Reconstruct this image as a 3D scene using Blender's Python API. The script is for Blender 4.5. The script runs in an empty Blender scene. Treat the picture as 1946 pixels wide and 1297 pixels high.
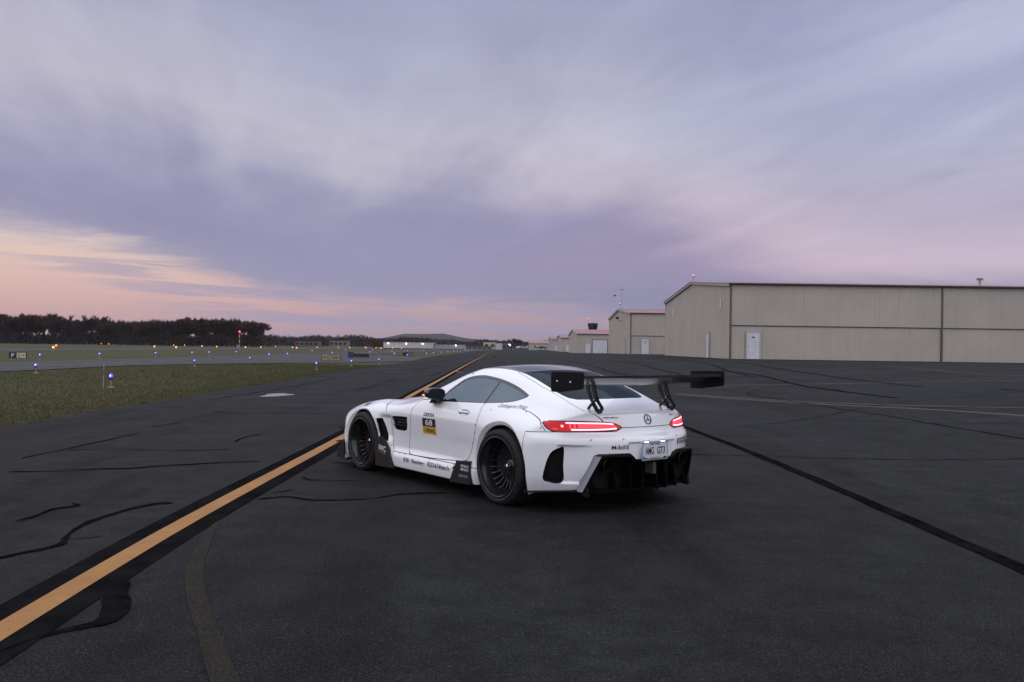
# Airfield apron at dusk with a white widebody coupe.  World: +Y ahead of the camera, +X right, metres.
import bpy, bmesh, math, random
import numpy as np
from mathutils import Vector, Matrix
R = math.radians
rnd = random.Random(7)
rng = np.random.default_rng(11)
scene = bpy.context.scene
col = scene.collection

# ------------------------------------------------------------------ camera
F_PX = 1650.0
cam_d = bpy.data.cameras.new('camera')
cam = bpy.data.objects.new('camera', cam_d)
col.objects.link(cam)
cam_d.sensor_width = 36
cam_d.lens = 36 * F_PX / 1946
cam_d.clip_start = .1
cam_d.clip_end = 30000
_pit = math.atan(12 / F_PX)
_ro = R(.8)
_f = Vector((0, math.cos(_pit), math.sin(_pit)))
_u = Vector((0, -math.sin(_pit), math.cos(_pit)))
_r = Vector((1, 0, 0))
_rx = math.cos(_ro) * _r + math.sin(_ro) * _u
_ux = -math.sin(_ro) * _r + math.cos(_ro) * _u
cam.matrix_world = Matrix(((_rx.x, _ux.x, -_f.x, 0), (_rx.y, _ux.y, -_f.y, 0), (_rx.z, _ux.z, -_f.z, 1.435), (0, 0, 0, 1)))
scene.camera = cam
scene.cycles.use_denoising = True
scene.cycles.max_bounces = 8
scene.cycles.transparent_max_bounces = 12
scene.view_settings.view_transform = 'Standard'
scene.view_settings.look = 'None'
scene.view_settings.exposure = 0.0
scene.view_settings.gamma = 1
scene.view_settings.use_curve_mapping = False

# ------------------------------------------------------------------ sky
world = bpy.data.worlds.new('World')
scene.world = world
world.use_nodes = True

class NT:
    def __init__(s, nt):
        s.nt = nt
    def n(s, t, **kw):
        nd = s.nt.nodes.new(t)
        for k, v in kw.items():
            setattr(nd, k, v)
        return nd
    def link(s, a, b):
        s.nt.links.new(a, b)
    def put(s, sock, v):
        if isinstance(v, bpy.types.NodeSocket):
            s.link(v, sock)
        else:
            sock.default_value = v
    def m(s, op, a, b=None, c=None, clamp=False):
        nd = s.n('ShaderNodeMath', operation=op, use_clamp=clamp)
        s.put(nd.inputs[0], a)
        if b is not None: s.put(nd.inputs[1], b)
        if c is not None: s.put(nd.inputs[2], c)
        return nd.outputs[0]
    def sm(s, x, a, b, lo=0., hi=1.):
        nd = s.n('ShaderNodeMapRange', interpolation_type='SMOOTHSTEP')
        s.put(nd.inputs[0], x)
        for i, v in enumerate((a, b, lo, hi)): nd.inputs[i + 1].default_value = v
        return nd.outputs[0]
    def mix(s, f, a, b, mode='MIX'):
        nd = s.n('ShaderNodeMix', data_type='RGBA', blend_type=mode)
        s.put(nd.inputs[0], f)
        s.put(nd.inputs[6], a if isinstance(a, bpy.types.NodeSocket) else (*a, 1))
        s.put(nd.inputs[7], b if isinstance(b, bpy.types.NodeSocket) else (*b, 1))
        return nd.outputs[2]
    def ramp(s, x, stops, interp='B_SPLINE'):
        nd = s.n('ShaderNodeValToRGB')
        cr = nd.color_ramp
        cr.interpolation = interp
        while len(cr.elements) < len(stops): cr.elements.new(.5)
        for e, (p, c) in zip(cr.elements, stops):
            e.position = p
            e.color = (*c, 1) if len(c) == 3 else c
        s.put(nd.inputs[0], x)
        return nd.outputs[0]
    def noise(s, vec, scale, detail=4, rough=.55, dist=0., out=0):
        nd = s.n('ShaderNodeTexNoise')
        if vec is not None: s.link(vec, nd.inputs['Vector'])
        nd.inputs['Scale'].default_value = scale
        nd.inputs['Detail'].default_value = detail
        nd.inputs['Roughness'].default_value = rough
        nd.inputs['Distortion'].default_value = dist
        return nd.outputs[out]
    def vec(s, x, y, z=0.):
        nd = s.n('ShaderNodeCombineXYZ')
        s.put(nd.inputs[0], x); s.put(nd.inputs[1], y); s.put(nd.inputs[2], z)
        return nd.outputs[0]

def build_sky():
    nt = world.node_tree
    nt.nodes.clear()
    N = NT(nt)
    tc = N.n('ShaderNodeTexCoord')
    sep = N.n('ShaderNodeSeparateXYZ')
    N.link(tc.outputs['Generated'], sep.inputs[0])
    x, y, z = sep.outputs
    deg = 57.29578
    el = N.m('MULTIPLY', N.m('ARCSINE', z), deg)
    az = N.m('MULTIPLY', N.m('ARCTAN2', x, y), deg)            # 0 ahead, + right
    # the cloud sheet ends above a clear strip round the sunset, some 50 degrees to the left
    ca = N.m('COSINE', N.m('MULTIPLY', N.m('ADD', az, 50.), 1 / deg))
    eb = N.m('SUBTRACT', N.m('ADD', N.m('MULTIPLY', N.sm(ca, .76, .98), 4.2), N.m('MULTIPLY', N.sm(ca, .25, .62), 2.9)), N.m('MULTIPLY', N.sm(az, 5., 27.), 5.5))
    # cloud streets: sky-plane coordinates turned to the wind direction
    zz = N.m('ADD', N.m('MAXIMUM', z, 0.), .05)
    px = N.m('DIVIDE', x, zz)
    py = N.m('DIVIDE', y, zz)
    a = R(-16)
    along = N.m('ADD', N.m('MULTIPLY', px, math.sin(a)), N.m('MULTIPLY', py, math.cos(a)))
    across = N.m('SUBTRACT', N.m('MULTIPLY', px, math.cos(a)), N.m('MULTIPLY', py, math.sin(a)))
    def street(fa, fc, seed, detail, rough, dist):
        return N.m('SUBTRACT', N.noise(N.vec(N.m('MULTIPLY', along, fa), N.m('MULTIPLY', across, fc), seed), 1.0, detail, rough, dist), .5)
    st1 = street(.22, .55, 3.3, 3, .5, .9)
    st2 = street(.36, 1.05, 8.1, 4, .5, 1.3)
    st3 = street(1.0, 2.9, 1.4, 4, .55, 1.8)
    soft = N.m('SUBTRACT', N.noise(N.vec(N.m('MULTIPLY', px, .30), N.m('MULTIPLY', py, .30), 1.7), 1.0, 4, .55, .6), .5)
    low = N.m('SUBTRACT', N.noise(N.vec(N.m('MULTIPLY', az, .045), N.m('ADD', N.m('MULTIPLY', el, .30), N.m('MULTIPLY', az, .035)), 4.4), 1.0, 5, .6, .5), .5)
    far_ = N.sm(el, 3., 13.)
    rel0 = N.m('SUBTRACT', el, eb)
    wob = N.m('ADD', N.m('ADD', N.m('MULTIPLY', st1, 8.), N.m('MULTIPLY', st2, 4.5)), N.m('MULTIPLY', soft, 8.))
    rel = N.m('ADD', rel0, N.m('ADD', N.m('MULTIPLY', wob, N.m('MULTIPLY', far_, 1.0)), N.m('MULTIPLY', low, 5.)))
    cloud = N.ramp(N.m('DIVIDE', rel, 60.), [
        (0., (.33, .32, .48)), (.04, (.28, .285, .47)), (.09, (.325, .325, .505)), (.14, (.505, .485, .61)), (.18, (.57, .55, .665)),
        (.24, (.455, .465, .63)), (.36, (.36, .375, .56)), (.6, (.62, .66, .86)), (1., (.90, .93, 1.06))])
    # warmer, pinker light low on the right of the streets
    warm = N.m('MULTIPLY', N.sm(el, 15., 3.), N.sm(az, -14., 12.))
    cloud = N.mix(N.m('MULTIPLY', warm, .9), cloud, (1.22, .98, .97), 'MULTIPLY')
    gain = N.m('ADD', 1., N.m('MULTIPLY', far_, N.m('ADD', N.m('ADD', N.m('MULTIPLY', st2, N.sm(az, -15., 20., .50, .85)), N.m('MULTIPLY', st3, .24)), N.m('MULTIPLY', soft, .45))))
    cloud = N.mix(1., cloud, N.vec(gain, gain, N.m('ADD', N.m('MULTIPLY', gain, .72), .28)), 'MULTIPLY')
    # grey-blue base low down, right of the clear strip
    lowr = N.m('MULTIPLY', N.sm(N.m('ADD', el, N.m('MULTIPLY', low, 3.)), 5.6, 3.2), N.sm(az, -6., 6.))
    cloud = N.mix(N.m('MULTIPLY', lowr, .85), cloud, (.255, .265, .425))
    # clear strip under the sheet
    glow = N.ramp(N.m('DIVIDE', el, 10.), [(0., (.46, .29, .35)), (.16, (.60, .37, .385)), (.32, (.73, .475, .445)), (.50, (.79, .58, .51)), (.68, (.78, .65, .62)), (1., (.70, .65, .71))])
    cool = N.ramp(N.m('DIVIDE', el, 10.), [(0., (.30, .25, .35)), (.18, (.42, .30, .38)), (.32, (.54, .365, .42)), (.7, (.46, .38, .48)), (1., (.44, .41, .55))])
    clear = N.mix(N.sm(ca, .50, .92), cool, glow)
    # thin bars hanging in the clear strip
    bars = N.noise(N.vec(N.m('MULTIPLY', az, .06), N.m('ADD', N.m('MULTIPLY', el, 1.25), N.m('MULTIPLY', az, .045)), 5.2), 1.0, 5, .6, .4)
    bmask = N.m('MULTIPLY', N.sm(bars, .48, .62), N.m('MULTIPLY', N.sm(rel0, -4.4, -1.6), N.sm(az, -36., -22.)))
    clear = N.mix(N.m('MULTIPLY', bmask, .7), clear, (.34, .32, .49))
    edge = N.noise(N.vec(N.m('MULTIPLY', az, .09), N.m('MULTIPLY', el, .8), 2.2), 1.0, 6, .62, .6)
    cov = N.sm(N.m('ADD', rel0, N.m('MULTIPLY', N.m('SUBTRACT', edge, .5), 3.4)), -1.1, .8)
    skyc = N.mix(cov, clear, cloud)
    bg = N.n('ShaderNodeBackground')
    N.link(skyc, bg.inputs[0])
    bg.inputs[1].default_value = .92
    # the clear air behind, faint
    sk = N.n('ShaderNodeTexSky', sky_type='NISHITA', sun_disc=False)
    sk.sun_elevation = R(1.0)
    sk.sun_rotation = R(-50)
    bg2 = N.n('ShaderNodeBackground')
    N.link(sk.outputs[0], bg2.inputs[0])
    bg2.inputs[1].default_value = .01
    add = N.n('ShaderNodeAddShader')
    N.link(bg.outputs[0], add.inputs[0])
    N.link(bg2.outputs[0], add.inputs[1])
    out = N.n('ShaderNodeOutputWorld')
    N.link(add.outputs[0], out.inputs[0])
build_sky()

# the last daylight comes soft and broad from the open sky high behind the camera
sun_d = bpy.data.lights.new('sun', 'SUN')
sun_d.energy = 1.5
sun_d.angle = R(175)
sun_d.color = (1, .97, .95)
sun = bpy.data.objects.new('sun', sun_d)
col.objects.link(sun)
sun.rotation_euler = Vector((.24, .44, -.9)).to_track_quat('-Z', 'Y').to_euler()
# ------------------------------------------------------------------ helpers
def sstep(a, b, x):
    t = np.clip((x - a) / (b - a), 0, 1)
    return t * t * (3 - 2 * t)

def gz(x, y):
    """height of the paved ground: flat, rising to the hangar row on the right"""
    return (.78 - .48 * sstep(100, 230, y)) * sstep(4, 17, x)

_mats = {}
def mat(name, color, rough=.6, metal=0., coat=0., spec=.5, emit=None, ek=0., build=None):
    if name in _mats: return _mats[name]
    m = bpy.data.materials.new(name)
    m.use_nodes = True
    b = m.node_tree.nodes['Principled BSDF']
    b.inputs['Base Color'].default_value = (*color, 1)
    b.inputs['Roughness'].default_value = rough
    b.inputs['Metallic'].default_value = metal
    b.inputs['Coat Weight'].default_value = coat
    b.inputs['Coat Roughness'].default_value = .03
    b.inputs['Specular IOR Level'].default_value = spec
    if emit:
        b.inputs['Emission Color'].default_value = (*emit, 1)
        b.inputs['Emission Strength'].default_value = ek
    if build: build(NT(m.node_tree), b)
    _mats[name] = m
    return m

def objco(N):
    return N.n('ShaderNodeTexCoord').outputs['Object']

def worldco(N):
    return N.n('ShaderNodeNewGeometry').outputs['Position']

def bump(N, b, h, strength, dist):
    nd = N.n('ShaderNodeBump')
    nd.inputs['Strength'].default_value = strength
    nd.inputs['Distance'].default_value = dist
    N.link(h, nd.inputs['Height'])
    N.link(nd.outputs[0], b.inputs['Normal'])

def vary(c0, c1, scale, detail=4, rough=None, bmp=None, co=worldco, lo=.35, hi=.65):
    def f(N, b):
        v = co(N)
        n = N.noise(v, scale, detail, .6)
        N.link(N.mix(N.sm(n, lo, hi), c0, c1), b.inputs['Base Color'])
        if rough: N.link(N.sm(N.noise(v, scale * 1.7, 3), .3, .7, *rough), b.inputs['Roughness'])
        if bmp: bump(N, b, N.noise(v, bmp[0], 4), bmp[1], bmp[2])
    return f

class MB:
    """collects shapes; obj() links them as one mesh object"""
    def __init__(s):
        s.v, s.f = [], []
    def add(s, vs, fs):
        o = len(s.v)
        s.v += [tuple(map(float, p)) for p in vs]
        s.f += [tuple(i + o for i in q) for q in fs]
        return s
    def box(s, x0, x1, y0, y1, z0, z1):
        return s.add([(x0, y0, z0), (x1, y0, z0), (x1, y1, z0), (x0, y1, z0), (x0, y0, z1), (x1, y0, z1), (x1, y1, z1), (x0, y1, z1)],
                     [(0, 3, 2, 1), (4, 5, 6, 7), (0, 1, 5, 4), (1, 2, 6, 5), (2, 3, 7, 6), (3, 0, 4, 7)])
    def prism(s, poly, axis, a, b):
        """polygon in the plane of the two other axes (cyclic order), extruded from a to b"""
        n = len(poly)
        def P(p, t):
            q = [0, 0, 0]; k = [i for i in range(3) if i != axis]
            q[k[0]], q[k[1]], q[axis] = p[0], p[1], t
            return q
        vs = [P(p, a) for p in poly] + [P(p, b) for p in poly]
        fs = [tuple(range(n)), tuple(range(2 * n - 1, n - 1, -1))] + [(i, i + n, (i + 1) % n + n, (i + 1) % n) for i in range(n)]
        return s.add(vs, fs)
    def tube(s, pts, r, n=8, caps=True):
        pts = [Vector(p) for p in pts]
        rr = r if hasattr(r, '__len__') else [r] * len(pts)
        vs, fs = [], []
        up = None
        for i, p in enumerate(pts):
            d = (pts[min(i + 1, len(pts) - 1)] - pts[max(i - 1, 0)]).normalized()
            if up is None: up = Vector((0, 0, 1)) if abs(d.z) < .9 else Vector((1, 0, 0))
            a = d.cross(up).normalized(); b = a.cross(d); up = b
            for k in range(n):
                t = 2 * math.pi * k / n
                vs.append(p + rr[i] * (math.cos(t) * a + math.sin(t) * b))
        for i in range(len(pts) - 1):
            for k in range(n):
                k2 = (k + 1) % n
                fs.append((i * n + k, i * n + k2, (i + 1) * n + k2, (i + 1) * n + k))
        if caps:
            fs.append(tuple(range(n - 1, -1, -1)))
            fs.append(tuple(range((len(pts) - 1) * n, len(pts) * n)))
        return s.add(vs, fs)
    def lathe(s, prof, c, axis=2, n=24, close=False):
        """profile of (radius, height along axis) turned round the axis through c"""
        k = [i for i in range(3) if i != axis]
        vs, fs = [], []
        for r_, h_ in prof:
            for j in range(n):
                t = 2 * math.pi * j / n
                q = [0, 0, 0]
                q[axis] = c[axis] + h_; q[k[0]] = c[k[0]] + r_ * math.cos(t); q[k[1]] = c[k[1]] + r_ * math.sin(t)
                vs.append(q)
        m = len(prof)
        for i in range(m if close else m - 1):
            for j in range(n):
                a, b = i * n + j, i * n + (j + 1) % n
                i2 = (i + 1) % m
                fs.append((a, b, i2 * n + (j + 1) % n, i2 * n + j))
        return s.add(vs, fs)
    def ball(s, c, r, n=12, sz=1.):
        prof = [(max(r * math.sin(math.pi * i / 8), 1e-4), -r * sz * math.cos(math.pi * i / 8)) for i in range(9)]
        return s.lathe(prof, c, 2, n)
    def mesh(s, name, smooth=False, fix=True):
        me = bpy.data.meshes.new(name)
        me.from_pydata(s.v, [], s.f)
        if fix and len(s.f) < 60000:
            bm = bmesh.new(); bm.from_mesh(me)
            bmesh.ops.recalc_face_normals(bm, faces=bm.faces)
            bm.to_mesh(me); bm.free()
        if smooth:
            me.polygons.foreach_set('use_smooth', [True] * len(me.polygons))
            if smooth != 'all': me.set_sharp_from_angle(angle=R(40))
        return me
    def obj(s, name, m, parent=None, smooth=False, fix=True):
        return link(name, s.mesh(name, smooth, fix), m, parent)

def link(name, me, m=None, parent=None):
    o = bpy.data.objects.new(name, me)
    col.objects.link(o)
    if m is not None and not me.materials: me.materials.append(m)
    if parent is not None: o.parent = parent
    return o

def tag(o, label, cat, group=None):
    o['label'] = label
    o['category'] = cat
    if group: o['group'] = group
    return o

def thing(name, label, cat, loc=(0, 0, 0), rz=0., group=None):
    o = bpy.data.objects.new(name, None)
    col.objects.link(o)
    o.empty_display_size = .2
    o.location = loc
    o.rotation_euler = (0, 0, rz)
    return tag(o, label, cat, group)

def copy_tree(o, parent=None):
    c = o.copy()
    col.objects.link(c)
    c.parent = parent
    for ch in o.children: copy_tree(ch, c)
    return c

def structure(o):
    o['kind'] = 'structure'
    return o

def stuff(o, label=None, cat=None):
    o['kind'] = 'stuff'
    if label: tag(o, label, cat)
    return o

# ------------------------------------------------------------------ ground
def grass_nodes(N, b):
    v = worldco(N)
    n1 = N.noise(v, .12, 4, .6)
    n2 = N.noise(v, 1.6, 5, .65)
    n3 = N.noise(v, 14., 3, .6)
    c = N.mix(N.sm(n1, .35, .65), (.047, .054, .021), (.070, .066, .031))
    c = N.mix(N.m('MULTIPLY', N.sm(n2, .40, .72), .75), c, (.088, .074, .038))
    c = N.mix(N.m('MULTIPLY', N.sm(n3, .3, .75), .35), c, (.040, .042, .020))
    N.link(c, b.inputs['Base Color'])
    bump(N, b, N.noise(v, 9., 5, .7), .7, .08)
M_GRASS = mat('grass', (.05, .05, .02), .95, spec=.15, build=grass_nodes)

def asphalt_nodes(tone, patchy):
    def f(N, b):
        v = worldco(N)
        fine = N.noise(v, 95., 3, .75)
        mid = N.noise(v, 28., 4, .7)
        big = N.noise(v, .35, 4, .6)
        vec2 = N.n('ShaderNodeVectorMath', operation='MULTIPLY')
        N.link(v, vec2.inputs[0]); vec2.inputs[1].default_value = (1., .12, 1.)
        lane = N.noise(vec2.outputs[0], .9, 4, .6)
        c = N.mix(N.sm(fine, .30, .72), tuple(t * .40 for t in tone), tuple(t * 1.75 for t in tone))
        c = N.mix(N.m('MULTIPLY', N.sm(mid, .58, .75), .55), c, tuple(t * 2.3 for t in tone))
        c = N.mix(N.m('MULTIPLY', N.sm(big, .42, .68), patchy), c, tuple(t * 2.0 for t in tone))
        c = N.mix(N.m('MULTIPLY', N.sm(lane, .48, .64), .7), c, tuple(t * .50 for t in tone))
        stain = N.noise(v, .9, 5, .65)
        c = N.mix(N.m('MULTIPLY', N.sm(stain, .56, .68), .6), c, tuple(t * .45 for t in tone))
        # pale stones of the aggregate, and lane-wide tone changes
        stone = N.noise(v, 150., 2, .5)
        c = N.mix(N.m('MULTIPLY', N.sm(stone, .60, .68), .9), c, tuple(t * 10. for t in tone))
        stone2 = N.noise(v, 48., 3, .65)
        c = N.mix(N.m('MULTIPLY', N.sm(stone2, .60, .68), .8), c, tuple(t * 6. for t in tone))
        patch_ = N.noise(v, 2.6, 5, .7)
        c = N.mix(N.m('MULTIPLY', N.sm(patch_, .35, .62, 1., 0.), .45), c, tuple(t * .5 for t in tone))
        grit = N.noise(v, 38., 3, .8)
        c = N.mix(N.m('MULTIPLY', N.sm(grit, .32, .46, 1., 0.), .85), c, tuple(t * .25 for t in tone))
        N.link(c, b.inputs['Base Color'])
        N.link(N.sm(big, .3, .7, .62, .82), b.inputs['Roughness'])
        h = N.m('ADD', N.m('MULTIPLY', fine, .6), N.m('MULTIPLY', mid, .6))
        bump(N, b, h, .8, .016)
    return f
M_ASPHALT = mat('asphalt', (.04, .04, .042), .85, spec=.05, build=asphalt_nodes((.0138, .0145, .0146), .9))
M_ASPHALT_PALE = mat('asphalt_pale', (.07, .07, .075), .85, spec=.15, build=asphalt_nodes((.036, .037, .039), .4))
M_TAR = mat('tar', (.010, .010, .011), .9, spec=.0, build=vary((.005, .005, .0055), (.0105, .010, .011), 6., bmp=(40., .4, .01)))
M_BLACKPAINT = mat('black_border_paint', (.014, .0135, .016), .9, spec=.0, build=vary((.0075, .0075, .0085), (.0125, .012, .0135), 3., bmp=(60., .4, .008)))
def yellow_nodes(c0, c1, wear):
    def f(N, b):
        v = worldco(N)
        n = N.noise(v, 2.2, 5, .7)
        s_ = N.noise(v, 70., 3, .7)
        c = N.mix(N.sm(n, .3, .7), c0, c1)
        wide = N.noise(v, .7, 5, .7)
        c = N.mix(N.m('MULTIPLY', N.sm(wide, .45, .75), .35), c, tuple(t * .55 for t in c0))
        scuff = N.noise(v, 9., 5, .75)
        c = N.mix(N.m('MULTIPLY', N.sm(scuff, .58, .70), wear * .9), c, (.06, .045, .03))
        c = N.mix(N.m('MULTIPLY', N.sm(s_, .52, .66), wear), c, (.05, .045, .04))
        N.link(c, b.inputs['Base Color'])
        bump(N, b, s_, .4, .008)
    return f
M_YELLOW = mat('yellow_line_paint', (.5, .24, .04), .7, build=yellow_nodes((.285, .122, .018), (.35, .158, .026), .32))
M_YELLOW_OLD = mat('worn_yellow_paint', (.1, .08, .05), .9, spec=.05, build=yellow_nodes((.020, .0188, .0155), (.027, .024, .0185), .95))
M_YELLOW_FAINT = mat('faint_yellow_paint', (.1, .07, .04), .8, build=yellow_nodes((.040, .030, .020), (.062, .044, .026), .9))

def sheet(name, xs_of_y, ys, m, dz, parent=None):
    """paved sheet: for each y a row of x values; follows the ground height"""
    vs, fs, n = [], [], None
    for y in ys:
        row = xs_of_y(y)
        n = len(row)
        vs += [(x, y, float(gz(x, y)) + dz) for x in row]
    for i in range(len(ys) - 1):
        for j in range(n - 1):
            a = i * n + j
            fs.append((a, a + 1, a + n + 1, a + n))
    return MB().add(vs, fs).obj(name, m, parent, fix=False)

def edge_x(y):
    e = np.interp(y, [-20, 14, 25, 41, 56, 75, 100, 140, 260, 900], [-8.4, -8.45, -8.65, -9.1, -9.25, -9.4, -10.3, -11.3, -12.0, -12.6])
    return e + .10 * math.sin(y * 1.3) + .06 * math.sin(y * 3.7 + 1) + .05 * math.sin(y * 9.1)

# one sheet to the horizon
gx = sorted(set([-9000, -3000, -1000, -400, -200, -100, -60, -40, -30, -20, -14, -8, -4, 0] + [4 + i for i in range(15)] + [24, 40, 80, 200, 1000, 3000, 9000]))
gy = [-300, -60, -20, 0, 10, 20, 40, 60, 80, 100, 120, 140, 160, 180, 200, 230, 300, 500, 800, 1500, 3000, 6000, 12000]
ground = structure(sheet('ground', lambda y: gx, gy, M_GRASS, -.045))
ys_ap = [-40, -20, -10] + [i * .5 for i in range(-10, 130)] + list(range(65, 240, 5)) + [260, 300, 360, 430, 520, 620, 760]
apron = structure(sheet('apron', lambda y: [edge_x(y), -8, -4, 0, 4] + [4 + i for i in range(1, 14)] + [22, 40, 80, 140], ys_ap, M_ASPHALT, 0.))
taxiway = structure(sheet('taxiway', lambda y: [-33.2 + .1 * math.sin(y * .7), -28, -23.6 + .12 * math.sin(y * .9)], [-60, -20] + list(range(0, 240, 4)) + [300, 500, 900, 1500], M_ASPHALT_PALE, -.012))
runway = structure(sheet('runway', lambda y: [-91, -80, -69], [-200, 0, 100, 300, 900, 2000], M_ASPHALT_PALE, -.016))
# connector between apron and taxiway, with curved throats
def conn(y):
    t = np.interp(y, [54, 60, 63, 67, 69.5, 75, 80, 85, 105, 109, 114, 122, 135], [-23.4, -21.4, -19.8, -16.8, -14.0, -12.0, -10.6, -9.5, -9.5, -11.2, -14, -18.5, -23.4])
    return [-23.9, -.5 * (23.9 - t), t] if False else [-24., (t - 24.) / 2, t + (.6 if 84 < y < 106 else 0)]
connector = structure(sheet('connecting_taxiway', conn, [54, 57, 60, 61.5, 63, 65, 67, 68, 69.5, 72, 75, 78, 80, 82.5, 85, 90, 95, 100, 105, 107, 109, 111, 114, 118, 122, 128, 135], M_ASPHALT_PALE, -.008))

# ---- paint and tar on the apron (all real thin sheets lying on it)
def ribbon(name, pts, w, m, dz, jit=0., step=.25, parent=apron, seed=0, taper=True):
    rr = random.Random(seed)
    P = [Vector(p) for p in pts]
    # smooth by Catmull-Rom, resampled
    out = []
    for i in range(len(P) - 1):
        p0, p1, p2, p3 = P[max(i - 1, 0)], P[i], P[i + 1], P[min(i + 2, len(P) - 1)]
        L = (p2 - p1).length
        n = max(2, min(90, int(L / step)))
        for k in range(n):
            t = k / n
            out.append(.5 * ((2 * p1) + (p2 - p0) * t + (2 * p0 - 5 * p1 + 4 * p2 - p3) * t * t + (3 * p1 - p0 - 3 * p2 + p3) * t ** 3))
    out.append(P[-1])
    vs, fs = [], []
    ph = [rr.uniform(0, 6) for _ in range(4)]
    for i, p in enumerate(out):
        d = (out[min(i + 1, len(out) - 1)] - out[max(i - 1, 0)]).normalized()
        nrm = Vector((-d.y, d.x))
        s_ = i * step
        ww = np.interp(i / max(len(out) - 1, 1), np.linspace(0, 1, len(w)), w) if hasattr(w, '__len__') else w
        ww *= (1 + jit * (math.sin(s_ * 3.1 + ph[0]) * .5 + math.sin(s_ * 7.7 + ph[1]) * .4 + rr.uniform(-.4, .4)))
        if taper and (i == 0 or i == len(out) - 1): ww *= .25
        off = nrm * (jit * .5 * ww * math.sin(s_ * 5.3 + ph[2]))
        for s2 in (-.5, .5):
            q = p + off + nrm * ww * s2
            vs.append((q.x, q.y, float(gz(q.x, q.y)) + dz))
    for i in range(len(out) - 1):
        a = 2 * i
        fs.append((a, a + 1, a + 3, a + 2))
    return MB().add(vs, fs).obj(name, m, parent, fix=False)

YL = [(-2.28, 1), (-2.40, 2.6), (-2.485, 4.2), (-2.53, 5.15), (-2.575, 6.4), (-2.595, 8), (-2.60, 12), (-2.64, 16), (-2.88, 25), (-3.0, 33), (-3.27, 50), (-3.62, 72), (-3.96, 97), (-4.5, 137), (-5.6, 200), (-6.2, 300)]
ribbon('line_border', YL, .475, M_BLACKPAINT, .005, .006, 1., seed=1, taper=False)
ribbon('taxi_line', YL, .158, M_YELLOW, .010, .012, .6, seed=2, taper=False)
ribbon('line_border', [(-3.2, 51), (-2.6, 47.5), (-1.7, 45.2), (-.4, 43.6)], .34, M_BLACKPAINT, .004, .02, .5, seed=3)
ribbon('taxi_line', [(-3.3, 50.6), (-2.6, 47.2), (-1.7, 45.2), (-.4, 43.6)], [.15, .13, .09, .04], M_YELLOW, .012, .02, .5, seed=4)
ribbon('worn_line', [(-2.36, 7.05), (-2.2, 6.3), (-2.0, 5.55), (-1.78, 4.95), (-1.5, 4.35), (-1.15, 3.6), (-.6, 2.7)], [.03, .09, .105, .11, .11, .12, .12], M_YELLOW_OLD, .004, .05, .2, seed=5)
for i, (pts, w) in enumerate([([(5.17, 27.64), (7.5, 21.52), (8.75, 18.59), (9.49, 16.08), (10.2, 13)], .16), ([(6.2, 33), (7.79, 31.59), (9.66, 29.51), (11.46, 27.24), (14.4, 24.4), (17, 22)], .15),
                              ([(17.59, 38.87), (15.94, 31.25), (15.94, 27.0)], .15), ([(5.3, 27.9), (8.2, 20.9), (10.6, 16.8)], .12)]):
    ribbon('worn_line', pts, w, M_YELLOW_FAINT, .004, .1, .4, seed=20 + i)
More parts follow.
